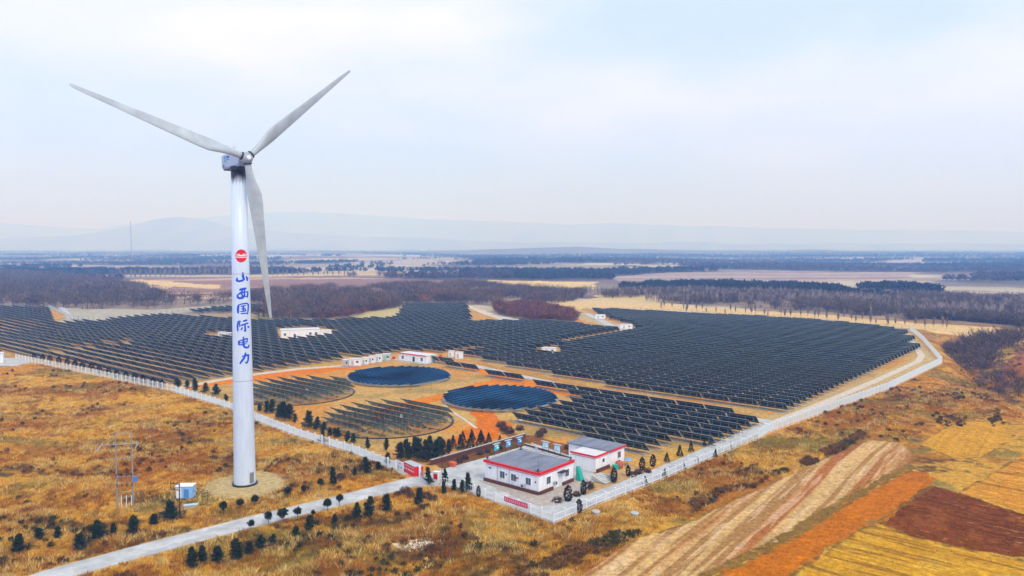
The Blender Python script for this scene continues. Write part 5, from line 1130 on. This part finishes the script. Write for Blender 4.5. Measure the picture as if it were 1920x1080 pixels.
# dry grass, tussocks and scrub -------------------------------------------------
def grass_pts(n, seed, rmax, dark=False):
    rg = np.random.default_rng(seed); k = n * 4; r = 95 + (rmax - 95) * rg.random(k) ** 1.15; t = rg.uniform(-.78, .78, k); x = t * r; y = r
    m = ~inpoly(x, y, SITE) & ~inpoly(x, y, FARM_SOLID) & (dist_polyline(x, y, ROADC) > 3.2) & (np.hypot(x - PAD[0], y - PAD[1]) > 8.5)
    if dark: m &= (fbm(x / 10, y / 6, 81, 4) * .5 + fbm(x / 22, y / 22, 31, 4) * .5 + bias(x, y) * 1.4) > .56
    return np.stack([x[m], y[m]], 1)[:n]
FARM_SOLID = np.vstack([FARM])
def tuft(seed, n, spread_, h, w):
    rg = np.random.default_rng(seed); a = rg.random(n) * 6.283; r = rg.random(n) ** .6 * spread_ * .5; c = np.stack([np.cos(a) * r, np.sin(a) * r, np.full(n, -.05)], 1)
    d = unit(np.stack([np.cos(a) * .5, np.sin(a) * .5, np.full(n, 1.0)], 1) + rg.normal(size=(n, 3)) * .2); tr = tris_from(c, d, rg.uniform(.6, 1.2, n) * h, rg.uniform(.6, 1.3, n) * w, rg)
    V = tr.reshape(-1, 3); return V, np.arange(len(V)).reshape(-1, 3), np.repeat(rg.uniform(.75, 1.25, (n, 1)) * np.ones((1, 3)), 3, 0)
def plants(name, label, XY, protos, hr, seed, colf, cat):
    rg = np.random.default_rng(seed); Z = hgt(XY[:, 0], XY[:, 1]); base = colf(XY[:, 0], XY[:, 1]); VV = []; T_ = []; CC = []; o_ = 0; pick = rg.integers(0, len(protos), len(XY))
    for k, (v, t, c) in enumerate(protos):
        s = np.where(pick == k)[0]; h = rg.uniform(*hr, len(s)); a = rg.random(len(s)) * 6.283; ca, sa = np.cos(a)[:, None], np.sin(a)[:, None]
        x = (v[:, 0] * ca - v[:, 1] * sa) * h[:, None] + XY[s, 0][:, None]; y = (v[:, 0] * sa + v[:, 1] * ca) * h[:, None] + XY[s, 1][:, None]; z = v[:, 2] * h[:, None] + Z[s][:, None]
        V = np.stack([x, y, z], -1).reshape(-1, 3); VV.append(V); T_.append((t[None] + (np.arange(len(s)) * len(v))[:, None, None]).reshape(-1, 3) + o_); o_ += len(V)
        CC.append((c[None] * base[s][:, None, :] * rg.uniform(.8, 1.25, (len(s), 1, 1))).reshape(-1, 3))
    return tag(tri_mesh(name, np.vstack(VV), np.vstack(T_), np.vstack(CC), M_grass), label, cat, None, 'stuff')
TF = [tuft(801 + i, 9, 1.3, .9, .16) for i in range(4)]
plants('dry_grass', 'golden dry grass tussocks covering the open ground', grass_pts(60000, 811, 300), TF, (.35, .8), 813, lambda x, y: wild(x, y) * 1.12, 'grass')
TT2 = [tuft(871 + i, 14, .9, .9, .10) for i in range(3)]
def clumped(n, seed, s1):
    p = grass_pts(n * 3, seed, 260); return p[fbm(p[:, 0] / 5, p[:, 1] / 5, s1, 3) > .54][:n]
plants('tall_grass', 'taller straw coloured grass standing in loose clumps', clumped(6500, 873, 875), TT2, (.7, 1.3), 877, lambda x, y: np.tile(PALE * .92, (len(x), 1)), 'grass')
plants('rusty_weeds', 'rust brown dead weeds mixed into the dry grass', clumped(8000, 879, 881), TT2, (.6, 1.1), 883, lambda x, y: np.tile(RUST * 1.0, (len(x), 1)), 'weeds')
ST = []
for i in range(4):
    v_, t_, c_ = blob(821 + i, 70, (.7, .7, .7), (1.4, 1.3, 1.2), .11); v_ = v_ * [1.5, 1.5, 1.0] - [0, 0, .22]; ST.append((v_, t_, c_))
plants('scrub', 'patches of dark brown low scrub in the dry grass', grass_pts(1500, 823, 330, True), ST, (.5, 1.6), 825, lambda x, y: lerp(np.tile([.16, .075, .02], (len(x), 1)), np.array([.06, .06, .018]), sstep(.4, .6, fbm(x / 15, y / 15, 827, 2))), 'scrub')
def farm_pts(n, seed):
    rg = np.random.default_rng(seed); y = rg.uniform(100, 210, n * 6); x = rg.uniform(0, .75, n * 6) * y; m = inpoly(x, y, FARM); return np.stack([x[m], y[m]], 1)[:n]
plants('stubble', 'short dry stubble and weeds on the lower right fields', farm_pts(26000, 861), TF, (.10, .30), 863, lambda x, y: ground_colour(x, y) * 1.05, 'stubble')
# the dark scrubby bank above the striped field and the bushes further right
BD = lambda x, y: sstep(.36, .62, fbm(x / 5, y / 5, 847, 3))
bank = np.vstack([scatter(poly([(960, 1075), (1060, 1030), (1180, 990), (1200, 1000), (1120, 1040), (1010, 1090), (960, 1100)]), 420, 831, BD), scatter(poly([(1290, 945), (1400, 915), (1540, 850), (1610, 815), (1625, 822), (1550, 862), (1440, 900), (1350, 940), (1300, 965)]), 430, 833, BD),
                  scatter(poly([(1745, 780), (1775, 775), (1815, 785), (1810, 800), (1760, 800)]), 70, 835), scatter(poly([(1770, 740), (1800, 737), (1818, 748), (1790, 755)]), 40, 837), scatter(poly([(1820, 733), (1868, 733), (1870, 745), (1830, 745)]), 40, 839), scatter(poly([(1845, 770), (1870, 760), (1885, 800), (1860, 800)]), 40, 841)])
plants('scrub_bank', 'dark olive and brown scrub along the banks above the ploughed fields', bank, ST, (.35, 1.5), 843, lambda x, y: lerp(np.tile([.20, .10, .025], (len(x), 1)), np.array([.075, .07, .018]), sstep(.4, .6, fbm(x / 8, y / 8, 845, 2))), 'scrub')
# reddish shrubs planted round the yard
SH = [crown_mesh('shrub', 'shrub', 850 + i, (.06, .03, .02), (.20, .11, .06)) for i in range(3)]
def shrub(px, py, hpx, label):
    global NT
    g = G(px, py); h = hpx / FPX * g[1]; o = bpy.data.objects.new('shrub', SH[NT % 3]); COL.objects.link(o); NT += 1; o.location = (g[0], g[1], hz(*g)); o.scale = (h * 1.5, h * 1.5, h * 1.4); tag(o, label, 'shrub', 'leafless shrubs round the yard')
sh = [(1045, 942, 12), (1081, 931, 10), (1105, 915, 13), (1186, 893, 9), (1197, 888, 10), (1215, 886, 9), (862, 866, 9), (872, 861, 9), (900, 852, 9), (915, 848, 8), (935, 842, 9), (955, 812, 12), (945, 808, 11), (975, 806, 10), (1012, 818, 11), (1065, 842, 9), (1085, 848, 8), (940, 800, 12), (1018, 812, 10), (760, 925, 14), (770, 932, 10), (800, 935, 12), (812, 938, 12), (640, 900, 12), (745, 930, 9)]
for i, s_ in enumerate(sorted(sh)): shrub(*s_, 'small brown leafless shrub, %s from left around the gate and office yard' % ordinal(i + 1))

# ------------------------------------------------------------------ haze
hm_ = bpy.data.materials.new('haze'); hm_.use_nodes = True; nt = hm_.node_tree; nt.nodes.clear()
ho = nt.nodes.new('ShaderNodeOutputMaterial'); hv = nt.nodes.new('ShaderNodeVolumePrincipled'); hv.inputs['Color'].default_value = (*HAZE['color'], 1); hv.inputs['Absorption Color'].default_value = (1, 1, 1, 1)
hv.inputs['Density'].default_value = HAZE['density']; hv.inputs['Anisotropy'].default_value = 0.0
nt.links.new(hv.outputs[0], ho.inputs['Volume'])
zlo = min(float(GZ.min()), -7.0) - 1.0; zhi = max(max(v.co.z for v in o.data.vertices) for o in bpy.data.objects if o.name.startswith('hills')) + 12
print('haze', zlo, zhi)
q = MB(); q.box((0, 10200, (zlo + zhi) / 2), (50000, 22400, zhi - zlo)); tag(q.build('haze', hm_), kind='stuff')
print('objects', len(bpy.data.objects))
